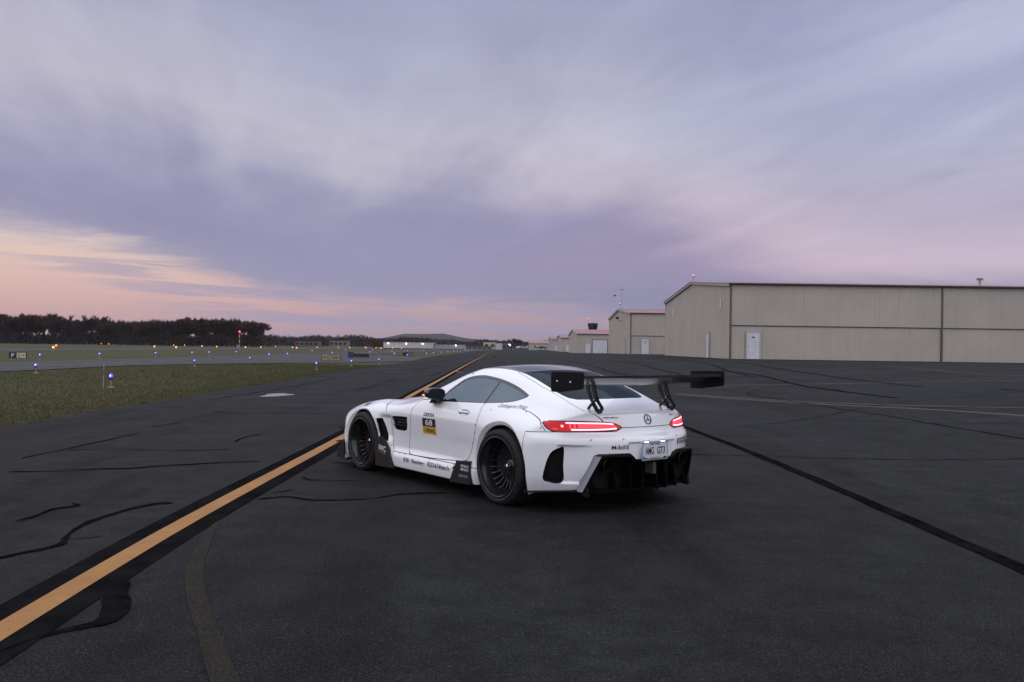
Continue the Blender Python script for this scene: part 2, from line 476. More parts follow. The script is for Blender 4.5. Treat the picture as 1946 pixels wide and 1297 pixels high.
CRACKS = [
    ([(-5.94, 10.57), (-5.9, 11.52), (-5.88, 12.4), (-5.84, 13.66)], .05), ([(-5.83, 11.43), (-5.33, 11.54), (-4.46, 11.52), (-3.79, 11.77)], .04),
    ([(-5.47, 9.46), (-5.03, 9.55), (-4.67, 9.75), (-4.29, 9.83), (-4.03, 10.09), (-3.59, 10.36), (-3.27, 10.51), (-3.02, 10.58)], .075), ([(-2.2, 10.58), (-1.95, 10.5)], .05),
    ([(-3.91, 6.88), (-3.87, 7.06), (-3.87, 7.4), (-3.74, 7.56), (-3.86, 7.67)], .07),
    ([(-3.5, 5.45), (-3.34, 5.71), (-3.28, 5.85), (-3.17, 6.1), (-3.25, 6.37), (-3.31, 6.72), (-3.31, 7.1), (-3.26, 7.49), (-3.14, 7.73), (-3.0, 7.75)], .075),
    ([(-3.2, 6.28), (-3.05, 6.35), (-3.0, 6.41)], .03), ([(-6.11, 14.73), (-5.9, 15.62)], .05), ([(-4.02, 12.63), (-4.06, 13.24), (-3.94, 13.75)], .06),
    ([(-6.34, 18.37), (-5.66, 17.83), (-3.83, 18.05)], .05), ([(-5.37, 19.35), (-4.3, 19.56)], .05),
    ([(-2.32, 7.99), (-2.08, 8.15), (-1.79, 8.01), (-1.32, 8.11), (-1.01, 8.4), (-.6, 8.5)], .055), ([(-2.30, 8.37), (-2.12, 8.56)], .04), ([(-2.25, 9.4), (-2.12, 9.2), (-1.87, 9.18), (-1.6, 9.15)], .045),
    ([(-3.1, 4.86), (-3.0, 4.9)], .05),
    ([(2.2, 11.92), (2.48, 11.9), (3.21, 11.85), (4.93, 11.55), (6.63, 11.22), (8.2, 11.1)], .055),
    ([(8.15, 28.26), (7.38, 27.03), (7.07, 25.43), (7.3, 23.58), (7.42, 20.22), (7.62, 17.85), (7.65, 15.97), (7.74, 13.1), (7.8, 9)], .07),
    ([(9.63, 26.1), (9.5, 23.74), (9.61, 21.49)], .07), ([(6.18, 17.85), (7.07, 16.58), (7.7, 15.84), (8.89, 15.04)], .05), ([(8.82, 18.73), (9.7, 18.29), (10.56, 17.89)], .07),
    ([(14.86, 57.43), (12.88, 42.4), (11.79, 30.65), (11.5, 24)], .10), ([(10.64, 44.14), (10.52, 37.03), (9.61, 29.35), (9.47, 25.81), (9.57, 21.37)], .11),
    ([(4.6, 160), (4.59, 124), (5.91, 96.45), (6.29, 67.1), (5.99, 55.25), (5.98, 49.26), (6.1, 38)], .14), ([(9.58, 87.25), (9.65, 67.87), (8.79, 52.77), (8.44, 44.98), (8.0, 36)], .14),
    ([(12.81, 67.15), (12.56, 56.27), (10.85, 43.81), (9.95, 35.54)], .12), ([(-4.94, 27.71), (-4.87, 31.96)], .06), ([(-5.06, 34.95), (-4.97, 37.69)], .07), ([(-5.4, 47.27), (-5.44, 54.3), (-5.21, 66.92)], .10),
    ([(-3.9, 41.3), (-3.82, 48.04)], .09), ([(-2.38, 108.8), (-2.78, 152.66)], .2), ([(-.91, 85.58), (-1.32, 72.94)], .12), ([(2.9, 60), (3.1, 44), (2.8, 34), (3.2, 26)], .08),
    ([(12.4, 22), (12.0, 17), (12.6, 12)], .07), ([(4.2, 16.2), (6.2, 17.9), (8.8, 20.2), (12, 20.6)], .05), ([(-7.6, 22), (-7.4, 30), (-7.7, 38)], .05), ([(1.6, 24), (1.9, 34), (1.4, 46)], .07),
]
for i, (pts, w) in enumerate(CRACKS):
    ribbon('crack_seal', pts, w * ((.72 if pts[0][0] < 2 else .5) if pts[0][1] < 30 else .75), M_TAR, .006 + .0005 * (i % 5), .5, .07 if pts[0][1] < 30 else .8, seed=40 + i)
ribbon('joint_seal', [(3.42, 1), (3.43, 6), (3.42, 10), (3.36, 13), (3.24, 15.8), (3.15, 20), (3.0, 27), (2.8, 40), (2.6, 62)], [.15, .15, .13, .10, .09, .08, .08, .08, .08], M_TAR, .0055, .10, .3, seed=90)
ribbon('tar_patch', [(-2.27, 5.2), (-2.22, 4.95), (-2.12, 4.70), (-2.07, 4.47), (-2.12, 4.39), (-2.26, 4.22), (-2.33, 4.0)], [.03, .09, .15, .13, .075, .035, .02], M_TAR, .0075, .18, .06, seed=91)
ribbon('soil_edge', [(edge_x(y) - .10, y) for y in np.arange(4, 70, 1.1)], .34, mat('bare_soil', (.045, .036, .026), .95, spec=.05, build=vary((.030, .024, .017), (.062, .050, .036), 5., bmp=(30., .6, .03))), -.012, .75, .3, parent=ground, seed=97)
# rain puddle
pv = []
for k in range(28):
    t = 2 * math.pi * k / 28
    rr_ = 1 + .16 * math.sin(3 * t + 1) + .08 * math.sin(5 * t)
    pv.append((-6.55 +   .36 * rr_ * math.cos(t), 24.3 + .85 * rr_ * math.sin(t), .012))
puddle = MB().add(pv, [tuple(range(28))]).obj('puddle', mat('rain_water', (.02, .02, .022), .04, spec=.8), fix=False)
structure(puddle)

# ---- grass blades on the near verge
def grass_blades():
    n = 170000
    y = 13 + 52 * rng.random(n) ** 1.5
    x = np.array([edge_x(t) for t in y]) - .03 - (rng.random(n) ** 1.6) * 15.5
    ok = (x > -23.3) & ~((y > 53) & (x < np.interp(y, [53, 60, 63, 67, 70], [-23.4, -21.2, -19.6, -16.6, -13.8])))
    x, y = x[ok], y[ok]
    n = len(x)
    h = rng.uniform(.015, .06, n)
    a = rng.uniform(0, 2 * np.pi, n)
    w = rng.uniform(.003, .008, n) * (1 + y / 60)
    lx, ly = rng.normal(0, .03, n), rng.normal(0, .03, n)
    V = np.zeros((n, 3, 3))
    V[:, 0] = np.stack([x - w * np.cos(a), y - w * np.sin(a), np.full(n, -.05)], 1)
    V[:, 1] = np.stack([x + w * np.cos(a), y + w * np.sin(a), np.full(n, -.05)], 1)
    V[:, 2] = np.stack([x + lx, y + ly, h - .045], 1)
    me = bpy.data.meshes.new('grass')
    me.from_pydata(V.reshape(-1, 3).tolist(), [], np.arange(3 * n).reshape(-1, 3).tolist())
    o = link('grass', me, mat('grass_blade', (.06, .06, .025), .9, spec=.1, build=vary((.056, .063, .025), (.088, .079, .038), .6)))
    stuff(o, 'short mown grass on the verge beside the dark apron', 'grass')
grass_blades()
# ------------------------------------------------------------------ hangars
def beige_nodes(N, b):
    v = worldco(N)
    vm = N.n('ShaderNodeVectorMath', operation='MULTIPLY')
    N.link(v, vm.inputs[0]); vm.inputs[1].default_value = (1., 1., .10)
    run = N.noise(vm.outputs[0], 2.6, 5, .65)                     # rain streaks down the sheets
    blot = N.noise(v, .35, 4, .6)
    c = N.mix(N.sm(blot, .3, .7), (.41, .37, .315), (.455, .41, .35))
    c = N.mix(N.m('MULTIPLY', N.sm(run, .52, .74), .2), c, (.27, .235, .19))
    N.link(c, b.inputs['Base Color'])
    N.link(N.sm(run, .3, .7, .42, .62), b.inputs['Roughness'])
M_BEIGE = mat('beige_sheet_metal', (.36, .33, .285), .5, spec=.4, build=beige_nodes)
M_BEIGE_TRIM = mat('pale_trim_metal', (.42, .40, .37), .5)
M_ROOF = mat('red_brown_roof_metal', (.20, .10, .105), .45, spec=.5, build=vary((.27, .115, .125), (.34, .16, .165), .3))
M_BROWNTRIM = mat('brown_corner_trim', (.11, .09, .08), .6)
M_DARKTRIM = mat('dark_trim', (.03, .025, .028), .6)
M_DOORWHITE = mat('white_door_paint', (.60, .60, .63), .45, build=vary((.56, .56, .59), (.63, .63, .66), 1.5))
M_SIGNWHITE = mat('white_sign_panel', (.72, .70, .70), .5)
M_GREYMARK = mat('grey_print', (.30, .28, .29), .6)
M_STEEL = mat('galvanised_steel', (.32, .33, .35), .4, metal=.7)
M_REDLAMP = mat('red_lamp', (.4, .05, .02), .3, emit=(1, .16, .05), ek=3.5)
M_SEAM = mat('seam_shadow', (.05, .045, .042), .8)

def ribbed(A, B, z0, top, pitch=.305, depth=.020, panel=3):
    """vertical ribbed sheet wall from A to B (x, y); top is a height or a function of the distance along"""
    A, B = Vector(A), Vector(B)
    L = (B - A).length
    d = (B - A) / L
    nrm = Vector((d.y, -d.x))
    ss = [0.]
    k = 1
    prof = [(0., 0.)]
    n = max(1, int(round(L / pitch)))
    p = L / n
    for i in range(n):
        s0 = i * p
        big = 1.35 if i % panel == 0 else 1.
        prof += [(s0 + .04 * p, 0.), (s0 + .16 * p, depth * big), (s0 + .34 * p, depth * big), (s0 + .46 * p, 0.)]
    prof.append((L, 0.))
    vs = []
    for s_, o in prof:
        q = A + d * s_ + nrm * o
        t = top(s_) if callable(top) else top
        vs += [(q.x, q.y, z0), (q.x, q.y, t)]
    return MB().add(vs, [(2 * i, 2 * i + 2, 2 * i + 3, 2 * i + 1) for i in range(len(prof) - 1)])

def man_door(root, A, B, z0, h, lx, mark=False):
    """door in a wall: A, B ends on the wall (x, y); the outward normal is to the right of A->B"""
    A, B = Vector(A), Vector(B)
    d = (B - A).normalized()
    nrm = Vector((d.y, -d.x))
    def bar(s0, s1, o0, o1, za, zb):
        q = [A + d * s + nrm * o for s, o in ((s0, o0), (s1, o0), (s1, o1), (s0, o1))]
        return MB().add([(p.x, p.y, za) for p in q] + [(p.x, p.y, zb) for p in q], [(0, 1, 2, 3), (4, 5, 6, 7), (0, 1, 5, 4), (1, 2, 6, 5), (2, 3, 7, 6), (3, 0, 4, 7)])
    L = (B - A).length
    dr = bar(0, L, .03, .075, z0 + .03, z0 + h).obj('door', M_DOORWHITE, root)
    f = bar(-.10, -.005, .02, .11, z0, z0 + h + .10)
    g = bar(L + .005, L + .10, .02, .11, z0, z0 + h + .10); f.add(g.v, g.f)
    g = bar(-.005, L + .005, .02, .11, z0 + h + .005, z0 + h + .10); f.add(g.v, g.f)
    f.obj('frame', M_BEIGE_TRIM, dr)
    bar(lx * L - .03, lx * L + .03, .078, .13, z0 + .98, z0 + 1.06).obj('handle', M_STEEL, dr)
    if mark: bar(L * .36, L * .62, .077, .080, z0 + h * .78, z0 + h * .83).obj('number_plate', M_SEAM, dr)

def hangar(label, x0, x1, y0, y1, eave, ridge, bays, split, doors=(), enddoors=(), signs=(), rollup=None):
    zb = float(gz(17., y0)) - .02
    root = thing('aircraft_hangar', label, 'hangar', (x0, y0, zb), 0, 'beige metal hangars in a row')
    W, D = x1 - x0, y1 - y0
    ym = D / 2
    def roofz(s): return eave + (ridge - eave) * (1 - abs(s - ym) / ym)
    # end wall facing the apron lane (x = 0 plane, outward -x), walls right and back plain ribbed
    ribbed((0, D), (0, 0), -.15, lambda s: roofz(s)).obj('end_wall', M_BEIGE, root, fix=False)
    ribbed((W, 0), (W, D), -.15, lambda s: roofz(s), pitch=1.2, panel=1).obj('far_end_wall', M_BEIGE, root, fix=False)
    ribbed((W, D), (0, D), -.15, eave, pitch=1.2, panel=1).obj('back_wall', M_BEIGE, root, fix=False)
    xb = 0.
    if split:
        for k, bw in enumerate(bays):
            up = ribbed((xb + .09, -.10), (xb + bw - .06, -.10), split + .03, eave - .07)
            up.obj('upper_door_panel', M_BEIGE, root, fix=False)
            lo = ribbed((xb + .09, -.02), (xb + bw - .06, -.02), -.15, split - .03)
            lo.obj('lower_door_panel', M_BEIGE, root, fix=False)
            MB().box(xb + .07, xb + bw - .04, -.085, -.025, split - .03, split + .03).obj('door_hinge_line', M_DARKTRIM, root)
            if k: MB().box(xb - .045, xb + .07, -.15, .0, -.15, eave - .08).obj('door_column', M_BROWNTRIM, root)
            xb += bw
        MB().box(.0, W, .0, .05, -.15, eave - .06).obj('door_backing', M_SEAM, root)
    else:
        ribbed((0.05, -.02), (W, -.02), -.15, eave - .08).obj('front_wall', M_BEIGE, root, fix=False)
    # roof: two ribbed slopes with a real overhang
    for sgn, name in ((-1, 'roof_slope'), (1, 'roof_slope')):
        n = max(8, int(W / .9))
        vs = []
        for i in range(n + 1):
            x = -.18 + (W + .36) * i / n
            for j, (o, hh) in enumerate(((-.10, 0), (-.05, .06), (.05, .06), (.10, 0))):
                for ya, za in (((-.28, eave + .02) if sgn < 0 else (D + .28, eave + .02)), (ym, ridge + .05)):
                    vs.append((x + o * .9, ya, za + hh))
        m = (n + 1) * 4
        MB().add(vs, [(2 * i, 2 * i + 2, 2 * i + 3, 2 * i + 1) for i in range(m - 1)]).obj(name, M_ROOF, root, fix=False)
    MB().prism([(ym - .25, ridge + .07), (ym, ridge + .14), (ym + .25, ridge + .07), (ym, ridge + .08)], 0, -.18, W + .18).obj('ridge_cap', M_ROOF, root)
    MB().box(-.16, W + .16, -.36, -.27, eave - .05, eave + .06).obj('eave_gutter', M_DARKTRIM, root)
    rk = MB()
    rk.add([(-.20, -.2, eave - .18), (-.20, -.2, eave + .06), (-.20, ym, ridge + .10), (-.20, ym, ridge - .14), (-.12, -.2, eave - .18), (-.12, -.2, eave + .06), (-.12, ym, ridge + .10), (-.12, ym, ridge - .14)],
           [(0, 1, 2, 3), (4, 5, 6, 7), (0, 1, 5, 4), (1, 2, 6, 5), (2, 3, 7, 6), (3, 0, 4, 7)])
    rk.add([(-.20, D + .2, eave - .18), (-.20, D + .2, eave + .06), (-.20, ym, ridge + .10), (-.20, ym, ridge - .14), (-.12, D + .2, eave - .18), (-.12, D + .2, eave + .06), (-.12, ym, ridge + .10), (-.12, ym, ridge - .14)],
           [(0, 1, 2, 3), (4, 5, 6, 7), (0, 1, 5, 4), (1, 2, 6, 5), (2, 3, 7, 6), (3, 0, 4, 7)])
    rk.obj('rake_trim', M_BEIGE_TRIM, root)
    MB().box(-.05, .07, -.16, -.0, -.15, eave - .06).obj('corner_trim', M_BROWNTRIM if split else M_BEIGE_TRIM, root)
    MB().box(-.05, .06, D - .02, D + .08, -.15, eave - .05).obj('corner_trim', M_BEIGE_TRIM, root)
    for (xa, wd, lx) in doors: man_door(root, (xa, -.045), (xa + wd, -.045), 0, 2.13, lx, True)
    for (ya, wd, lx) in enddoors: man_door(root, (-.03, ya + wd), (-.03, ya), 0, 2.13, lx)
    for (ya, za, w, h) in signs:
        s_ = MB().box(-.075, -.045, ya, ya + w, za, za + h).obj('sign_panel', M_SIGNWHITE, root)
        for q in (.62, .36):
            MB().box(-.079, -.076, ya + w * .2, ya + w * .8, za + h * q, za + h * (q + .10)).obj('print', M_GREYMARK, s_)
    if rollup:
        xa, wd, hh = rollup
        rd = MB()
        for k in range(9): rd.box(xa, xa + wd, -.09 - .012 * (k % 2), -.03, hh * k / 9 + .005, hh * (k + 1) / 9 - .012)
        r_ = rd.obj('roller_door', M_DOORWHITE, root)
        MB().box(xa - .12, xa - .005, -.13, -.03, 0, hh + .12).box(xa + wd + .005, xa + wd + .12, -.13, -.03, 0, hh + .12).box(xa - .005, xa + wd + .005, -.13, -.03, hh + .005, hh + .12).obj('frame', M_DARKTRIM, r_)
    return root, zb

h1, z1 = hangar('large beige metal hangar with two-leaf folding doors and one white door beside the apron', 16.95, 66.5, 67.6, 96.0, 5.85, 7.0, [16.45, 16.45, 16.45], 2.62,
                doors=[(1.32, .98, .1)], enddoors=[(6.7, 1.05, .9)], signs=[(2.7, 4.15, .42, .68), (23.0, 4.15, .62, .75)])
h2, z2 = hangar('beige hangar with pinkish roof, folding door and antenna mast on its gable', 16.5, 60, 121, 147.5, 5.7, 6.75, [17., 17., 9.4], 2.55,
                doors=[(1.55, 1.0, .1)], enddoors=[(5.2, 1.0, .9)], signs=[(3.0, 3.9, .5, .7), (23., 3.9, .5, .7)])
h3, z3 = hangar('low beige hangar with a wide pale roller door and one narrow door', 14.7, 44, 196, 224, 4.3, 5.5, [], 0, doors=[(1.9, 1.05, .1)], rollup=(3.5, 3.3, 3.0))
h4, z4 = hangar('low beige hangar with a single white door behind the roller door hangar', 15.3, 40, 268, 294, 4.3, 5.4, [], 0, doors=[(1.5, 1.5, .1)])
h5, z5 = hangar('small beige hangar with a white door next to the low pink-roofed shed', 15.5, 40, 338, 364, 4.4, 5.5, [], 0, doors=[(1.3, 1.3, .1)])
h6, z6 = hangar('low beige shed with a pale pink roof and a small aircraft parked before it', 9.6, 33, 470, 500, 3.4, 4.9, [], 0, doors=[(6.4, 1.5, .1)])

def obstruction_light(label, x, y, z, h):
    t = thing('obstruction_light', label, 'warning light', (x, y, z))
    MB().tube([(0, 0, 0), (0, 0, h)], .03, 8).obj('pole', M_STEEL, t)
    MB().lathe([(.06, h), (.085, h + .04), (.085, h + .1), (.05, h + .1)], (0, 0, 0), 2, 12).obj('base', M_DARKTRIM, t)
    MB().ball((0, 0, h + .16), .075, 12, 1.1).obj('globe', M_REDLAMP, t, smooth=True)
obstruction_light('lit red warning light on the gable of the large hangar', 17.0, 81.8, z1 + 7.08, .45)
obstruction_light('lit red warning light on the gable of the hangar with the mast', 16.6, 134.2, z2 + 6.8, .75)
def roof_mast():
    t = thing('antenna_mast', 'thin antenna mast with wind vane and camera on the second hangar gable', 'antenna', (16.9, 134.2, z2 + 6.86))
    MB().tube([(0, 0, 0), (0, 0, 3.2)], .035, 8).obj('mast', M_STEEL, t)
    MB().tube([(-1.1, 0, 2.2), (.25, 0, 2.2)], .03, 6).obj('cross_arm', M_STEEL, t)
    MB().lathe([(.02, .0), (.16, .0), (.16, -.22), (.02, -.22)], (-1.1, 0, 2.18), 2, 10).obj('camera_dome', M_DARKTRIM, t)
    MB().box(-.35, .3, -.015, .015, 3.0, 3.06).obj('vane', M_DARKTRIM, t)
roof_mast()
def roof_vent():
    t = thing('roof_vent', 'capped metal vent pipe on the roof of the large hangar', 'vent', (38.2, 71.0, z1 + 6.15))
    MB().lathe([(.09, 0), (.09, .55), (.06, .55)], (0, 0, 0), 2, 14).obj('pipe', M_STEEL, t)
    MB().lathe([(.0, .74), (.24, .70), (.25, .56), (.07, .54)], (0, 0, 0), 2, 14).obj('cap', mat('rusty_cap', (.22, .14, .13), .6), t)
roof_vent()
def floodlight():
    t = thing('floodlight', 'small floodlight on a bent bracket below the gable of the second hangar', 'floodlight', (16.42, 129.2, z2 + 5.5))
    MB().tube([(0, 0, -.5), (-.5, -.4, -.65), (-.9, -1.0, -.35)], .04, 6).obj('bracket', M_STEEL, t)
    MB().box(-1.15, -.75, -1.3, -.9, -.40, -.05).obj('lamp_head', M_DARKTRIM, t)
floodlight()
# control tower behind the low hangar
def tower():
    t = thing('control_tower', 'dark glazed control tower cab rising behind the low hangar roof', 'control tower', (28.3, 305, .3))
    MB().lathe([(1.5, 0), (1.4, 7.3)], (0, 0, 0), 2, 8).obj('shaft', M_BEIGE, t)
    MB().lathe([(1.4, 7.3), (1.75, 7.45), (1.75, 7.75)], (0, 0, 0), 2, 8).obj('gallery', M_DARKTRIM, t)
    MB().lathe([(1.35, 7.75), (1.7, 9.6), (.1, 9.6)], (0, 0, 0), 2, 8).obj('cab_glass', mat('green_black_glass', (.010, .022, .022), .08, spec=.7), t)
    rf = MB().lathe([(1.75, 9.6), (1.8, 9.95), (.2, 10.1)], (0, 0, 0), 2, 8).obj('roof', M_DARKTRIM, t)
    for i in range(8):
        a = 2 * math.pi * i / 8
        MB().tube([(1.4 * math.cos(a), 1.4 * math.sin(a), 7.75), (1.74 * math.cos(a), 1.74 * math.sin(a), 9.6)], .06, 6).obj('mullion', M_DARKTRIM, t)
    for a, h in ((-1.5, 1.7), (.3, 1.2), (1.5, 2.0), (.8, .8)):
        MB().tube([(a, .2, 9.9), (a, .2, 9.9 + h)], .04, 6).obj('aerial', M_STEEL, rf)
    MB().ball((-1.5, .2, 11.65), .16, 10).obj('beacon', M_REDLAMP, rf)
tower()
# ------------------------------------------------------------------ airfield lights
M_BLUE = mat('blue_lamp_lens', (.05, .06, .5), .2, emit=(.09, .08, 1.), ek=1.6)
M_BLUECORE = mat('blue_lamp_core', (.6, .7, 1), .2, emit=(.45, .55, 1.), ek=4.)
M_ORANGE = mat('amber_lamp_lens', (.5, .2, .05), .2, emit=(1., .22, .04), ek=2.2)
M_ORANGECORE = mat('amber_lamp_core', (1, .7, .4), .2, emit=(1., .50, .16), ek=5.)
M_POST = mat('tan_post_paint', (.26, .17, .085), .7)
M_PINK = mat('violet_lamp_lens', (.4, .3, .7), .2, emit=(.62, .28, 1.), ek=6.)

def lamp_proto(name, lens, core, r, h, label, cat, group):
    t = thing(name, label, cat, (0, 0, 0), 0, group)
    MB().lathe([(.12, 0), (.12, .03), (.035, .05)], (0, 0, 0), 2, 12).obj('base_plate', M_POST, t)
    MB().tube([(0, 0, .0), (0, 0, h - .05)], .032, 8).obj('post', M_POST, t)
    MB().lathe([(.03, h - .08), (.06, h - .05), (.06, h - .01)], (0, 0, 0), 2, 12).obj('collar', M_DARKTRIM, t)
    ln = MB().lathe([(r * .7, h - .02), (r, h + r * .5), (r * .92, h + r * 1.3), (r * .5, h + r * 1.9), (.001, h + r * 2.1)], (0, 0, 0), 2, 12).obj('lens', lens, t, smooth='all')
    MB().lathe([(.001, 0), (r * .36, r * .2), (r * .36, r * .7), (.001, r * .9)], (0, -r * .78, h + r * .4), 2, 10).obj('bulb', core, ln, smooth='all')
    return t

def scatter(proto, spots, labels):
    for i, ((x, y), lb) in enumerate(zip(spots, labels)):
        o = proto if i == 0 else copy_tree(proto)
        o.location = (x, y, -.03)
        o['label'] = lb

BL = [(-12.68, 27.5), (-21.2, 38.7), (-19.5, 53.4), (-20.0, 66.3), (-11.4, 50.7), (-10.96, 59.4), (-10.45, 68.3)]
LB = ['lit blue edge light on a tan stub post near a thin striped marker stake', 'blue edge light on a tall tan post before the parallel taxiway', 'small blue edge light at the taxiway side of the grass island',
      'bright blue edge light where the grass island narrows', 'bright blue edge light in front of the yellow arrow sign', 'bright blue edge light beside the dark back of a sign', 'bright blue edge light at the mouth of the connecting taxiway']
p = lamp_proto('taxiway_light', M_BLUE, M_BLUECORE, .058, .34, LB[0], 'edge light', 'blue taxiway edge lights')
scatter(p, BL, LB)
far = [(-35.2, 64.8), (-35.5, 74.8), (-35.6, 86.8), (-35.3, 95.9), (-35.2, 101), (-34.9, 110), (-12.2, 101.5), (-24.6, 88), (-24.8, 96), (-24.4, 118), (-15.8, 116.8), (-12.3, 125), (-12.6, 140), (-12.6, 155), (-12.7, 172), (-12.8, 190), (-12.9, 205), (-13, 220), (-13, 240), (-13.1, 260), (-13.2, 285), (-13.3, 310), (-22.9, 140), (-22.8, 165), (-22.8, 190), (-22.8, 225), (-22.8, 260), (-34.5, 150), (-34.5, 180), (-34.5, 215), (-13.4, 340), (-13.4, 380)]
p2_ = lamp_proto('taxiway_light', M_BLUE, M_BLUECORE, .075, .36, 'tiny blue light in the distant row along the far taxiway edges', 'edge light', 'distant blue taxiway edge lights')
scatter(p2_, far, ['tiny blue light in the distant row along the far taxiway edges'] * len(far))
orr = [(-66.0, 125), (-93.4, 178), (-183, 387), (-169, 364), (-78.2, 190), (-121.5, 312), (-66.5, 172), (-124, 329), (-79.2, 233), (-66.9, 218), (-74, 256), (-66.2, 262), (-57, 230), (-66.2, 295), (-66, 330), (-56, 300), (-66, 390), (-52, 310), (-54, 345), (-46, 305), (-48, 350), (-42, 330), (-92.8, 260), (-92.5, 340)]
p3_ = lamp_proto('runway_light', M_ORANGE, M_ORANGECORE, .16, .42, 'glowing amber runway light out on the far grass', 'runway light', 'amber runway lights')
scatter(p3_, orr, ['glowing amber runway light out on the far grass'] * len(orr))
v = lamp_proto('taxiway_light', M_PINK, mat('violet_lamp_core', (1, .9, 1), .2, emit=(1., .85, 1.), ek=14.), .55, 2.2, 'large violet-white lamp glowing below the bare tree at the apron end', 'lamp', None)
v.location = (-1.3, 520, 0)

# marker stake beside the nearest blue light
st = thing('marker_stake', 'thin white and orange marker stake in the grass near the blue light', 'marker stake', (-13.1, 27.9, -.04))
MB().tube([(0, 0, 0), (0, 0, .38)], .011, 6).obj('lower_rod', mat('stake_white', (.34, .33, .34), .6), st)
MB().tube([(0, 0, .38), (0, 0, .56)], .012, 6).obj('band', mat('stake_orange', (.22, .08, .06), .6), st)
MB().tube([(0, 0, .56), (0, 0, .74)], .011, 6).obj('upper_rod', mat('stake_white', (.34, .33, .34), .6), st)

# ------------------------------------------------------------------ signs
def text_shape(s, size=1., cx=True, bold=0.):
    cu = bpy.data.curves.new('txt', 'FONT')
    cu.body = s
    cu.size = size
    cu.align_x = 'CENTER' if cx else 'LEFT'
    cu.align_y = 'CENTER'
    cu.resolution_u = 3
    cu.offset = bold
    o = bpy.data.objects.new('txt', cu)
    col.objects.link(o)
    dg = bpy.context.evaluated_depsgraph_get()
    me = o.evaluated_get(dg).to_mesh()
    V = np.array([v_.co[:2] for v_ in me.vertices]).reshape(-1, 2)
    Fs = [tuple(p_.vertices) for p_ in me.polygons]
    o.evaluated_get(dg).to_mesh_clear()
    bpy.data.objects.remove(o)
    bpy.data.curves.remove(cu)
    return V, Fs

def fit_text(s, w, h, bold=.018):
    V, Fs = text_shape(s, 1., True, bold)
    lo, hi = V.min(0), V.max(0)
    V = (V - (lo + hi) / 2) / (hi - lo) * np.array([w, h])
    return V, Fs

M_SIGNBLACK = mat('sign_black', (.012, .012, .013), .5)
M_SIGNYELLOW = mat('sign_yellow_panel', (.30, .25, .14), .5, emit=(1, .8, .45), ek=.0)
M_SIGNPALE = mat('sign_pale_panel', (.5, .46, .36), .5, emit=(1, .9, .7), ek=.02)

def airfield_sign(label, x, y, w, h, panels, dark=False):
    """panels: (fraction of width, panel material, legend, legend material)"""
    t = thing('airfield_sign', label, 'airfield sign', (x, y, -.04), math.atan2(-x, y) * .35)
    MB().box(-w / 2, w / 2, -.06, .10, .14, .14 + h).obj('housing', M_SIGNBLACK, t)
    for q in (-.38, 0, .38): MB().box(q * w - .025, q * w + .025, -.01, .05, 0, .14).obj('leg', M_STEEL, t)
    x0 = -w / 2 + .03
    tw = w - .06
    for frac, pm, leg, lm in panels:
        x1 = x0 + tw * frac
        if pm: 
            pn = MB().box(x0 + .008, x1 - .008, -.075, -.062, .17, .11 + h).obj('face_panel', pm, t)
            if leg:
                for s_, fx, fw, fh in leg:
                    V, Fs = fit_text(s_, fw * (x1 - x0), fh * h) if s_ not in '<>' else (np.array([(-.5, 0), (-.1, .5), (-.1, .14), (.5, .14), (.5, -.14), (-.1, -.14), (-.1, -.5)]) * [(-1 if s_ == '>' else 1) * fw * (x1 - x0), fh * h], [(0, 1, 2, 3, 4, 5, 6)])
                    c = x0 + (x1 - x0) * fx
                    MB().add([(c + a, -.079, .14 + h / 2 + b) for a, b in V], Fs).obj('legend', lm, pn, fix=False)
        x0 = x1
    return t
W_ = mat('sign_white_letter', (.6, .6, .58), .5)
airfield_sign('black P and pale C arrow sign beyond the parallel taxiway', -37.2, 65.4, 1.22, .44, [(.45, M_SIGNBLACK, [('P', .5, .42, .6)], W_), (.55, M_SIGNPALE, [('C', .3, .32, .6), ('>', .72, .36, .4)], M_SIGNBLACK)])
airfield_sign('yellow arrow C and H sign at the tip of the grass island', -15.3, 73.6, 1.62, .55, [(.5, M_SIGNYELLOW, [('<', .28, .36, .34), ('C', .72, .30, .62)], M_SIGNBLACK), (.5, M_SIGNYELLOW, [('I', .12, .05, .62), ('H', .5, .34, .62), ('I', .88, .05, .62)], M_SIGNBLACK)])
airfield_sign('blue-backed dark sign beside the connecting taxiway', -16.6, 89.5, .55, .62, [(1., mat('sign_blue', (.02, .025, .12), .5), None, None)])
airfield_sign('wide all-black back of a sign across the connecting taxiway', -16.4, 94.5, 1.75, .42, [])
airfield_sign('small black two-panel sign on the far grass strip', -13.7, 114.5, 1.35, .48, [(.55, M_SIGNBLACK, None, None), (.45, mat('sign_grey', (.12, .12, .10), .6), None, None)])

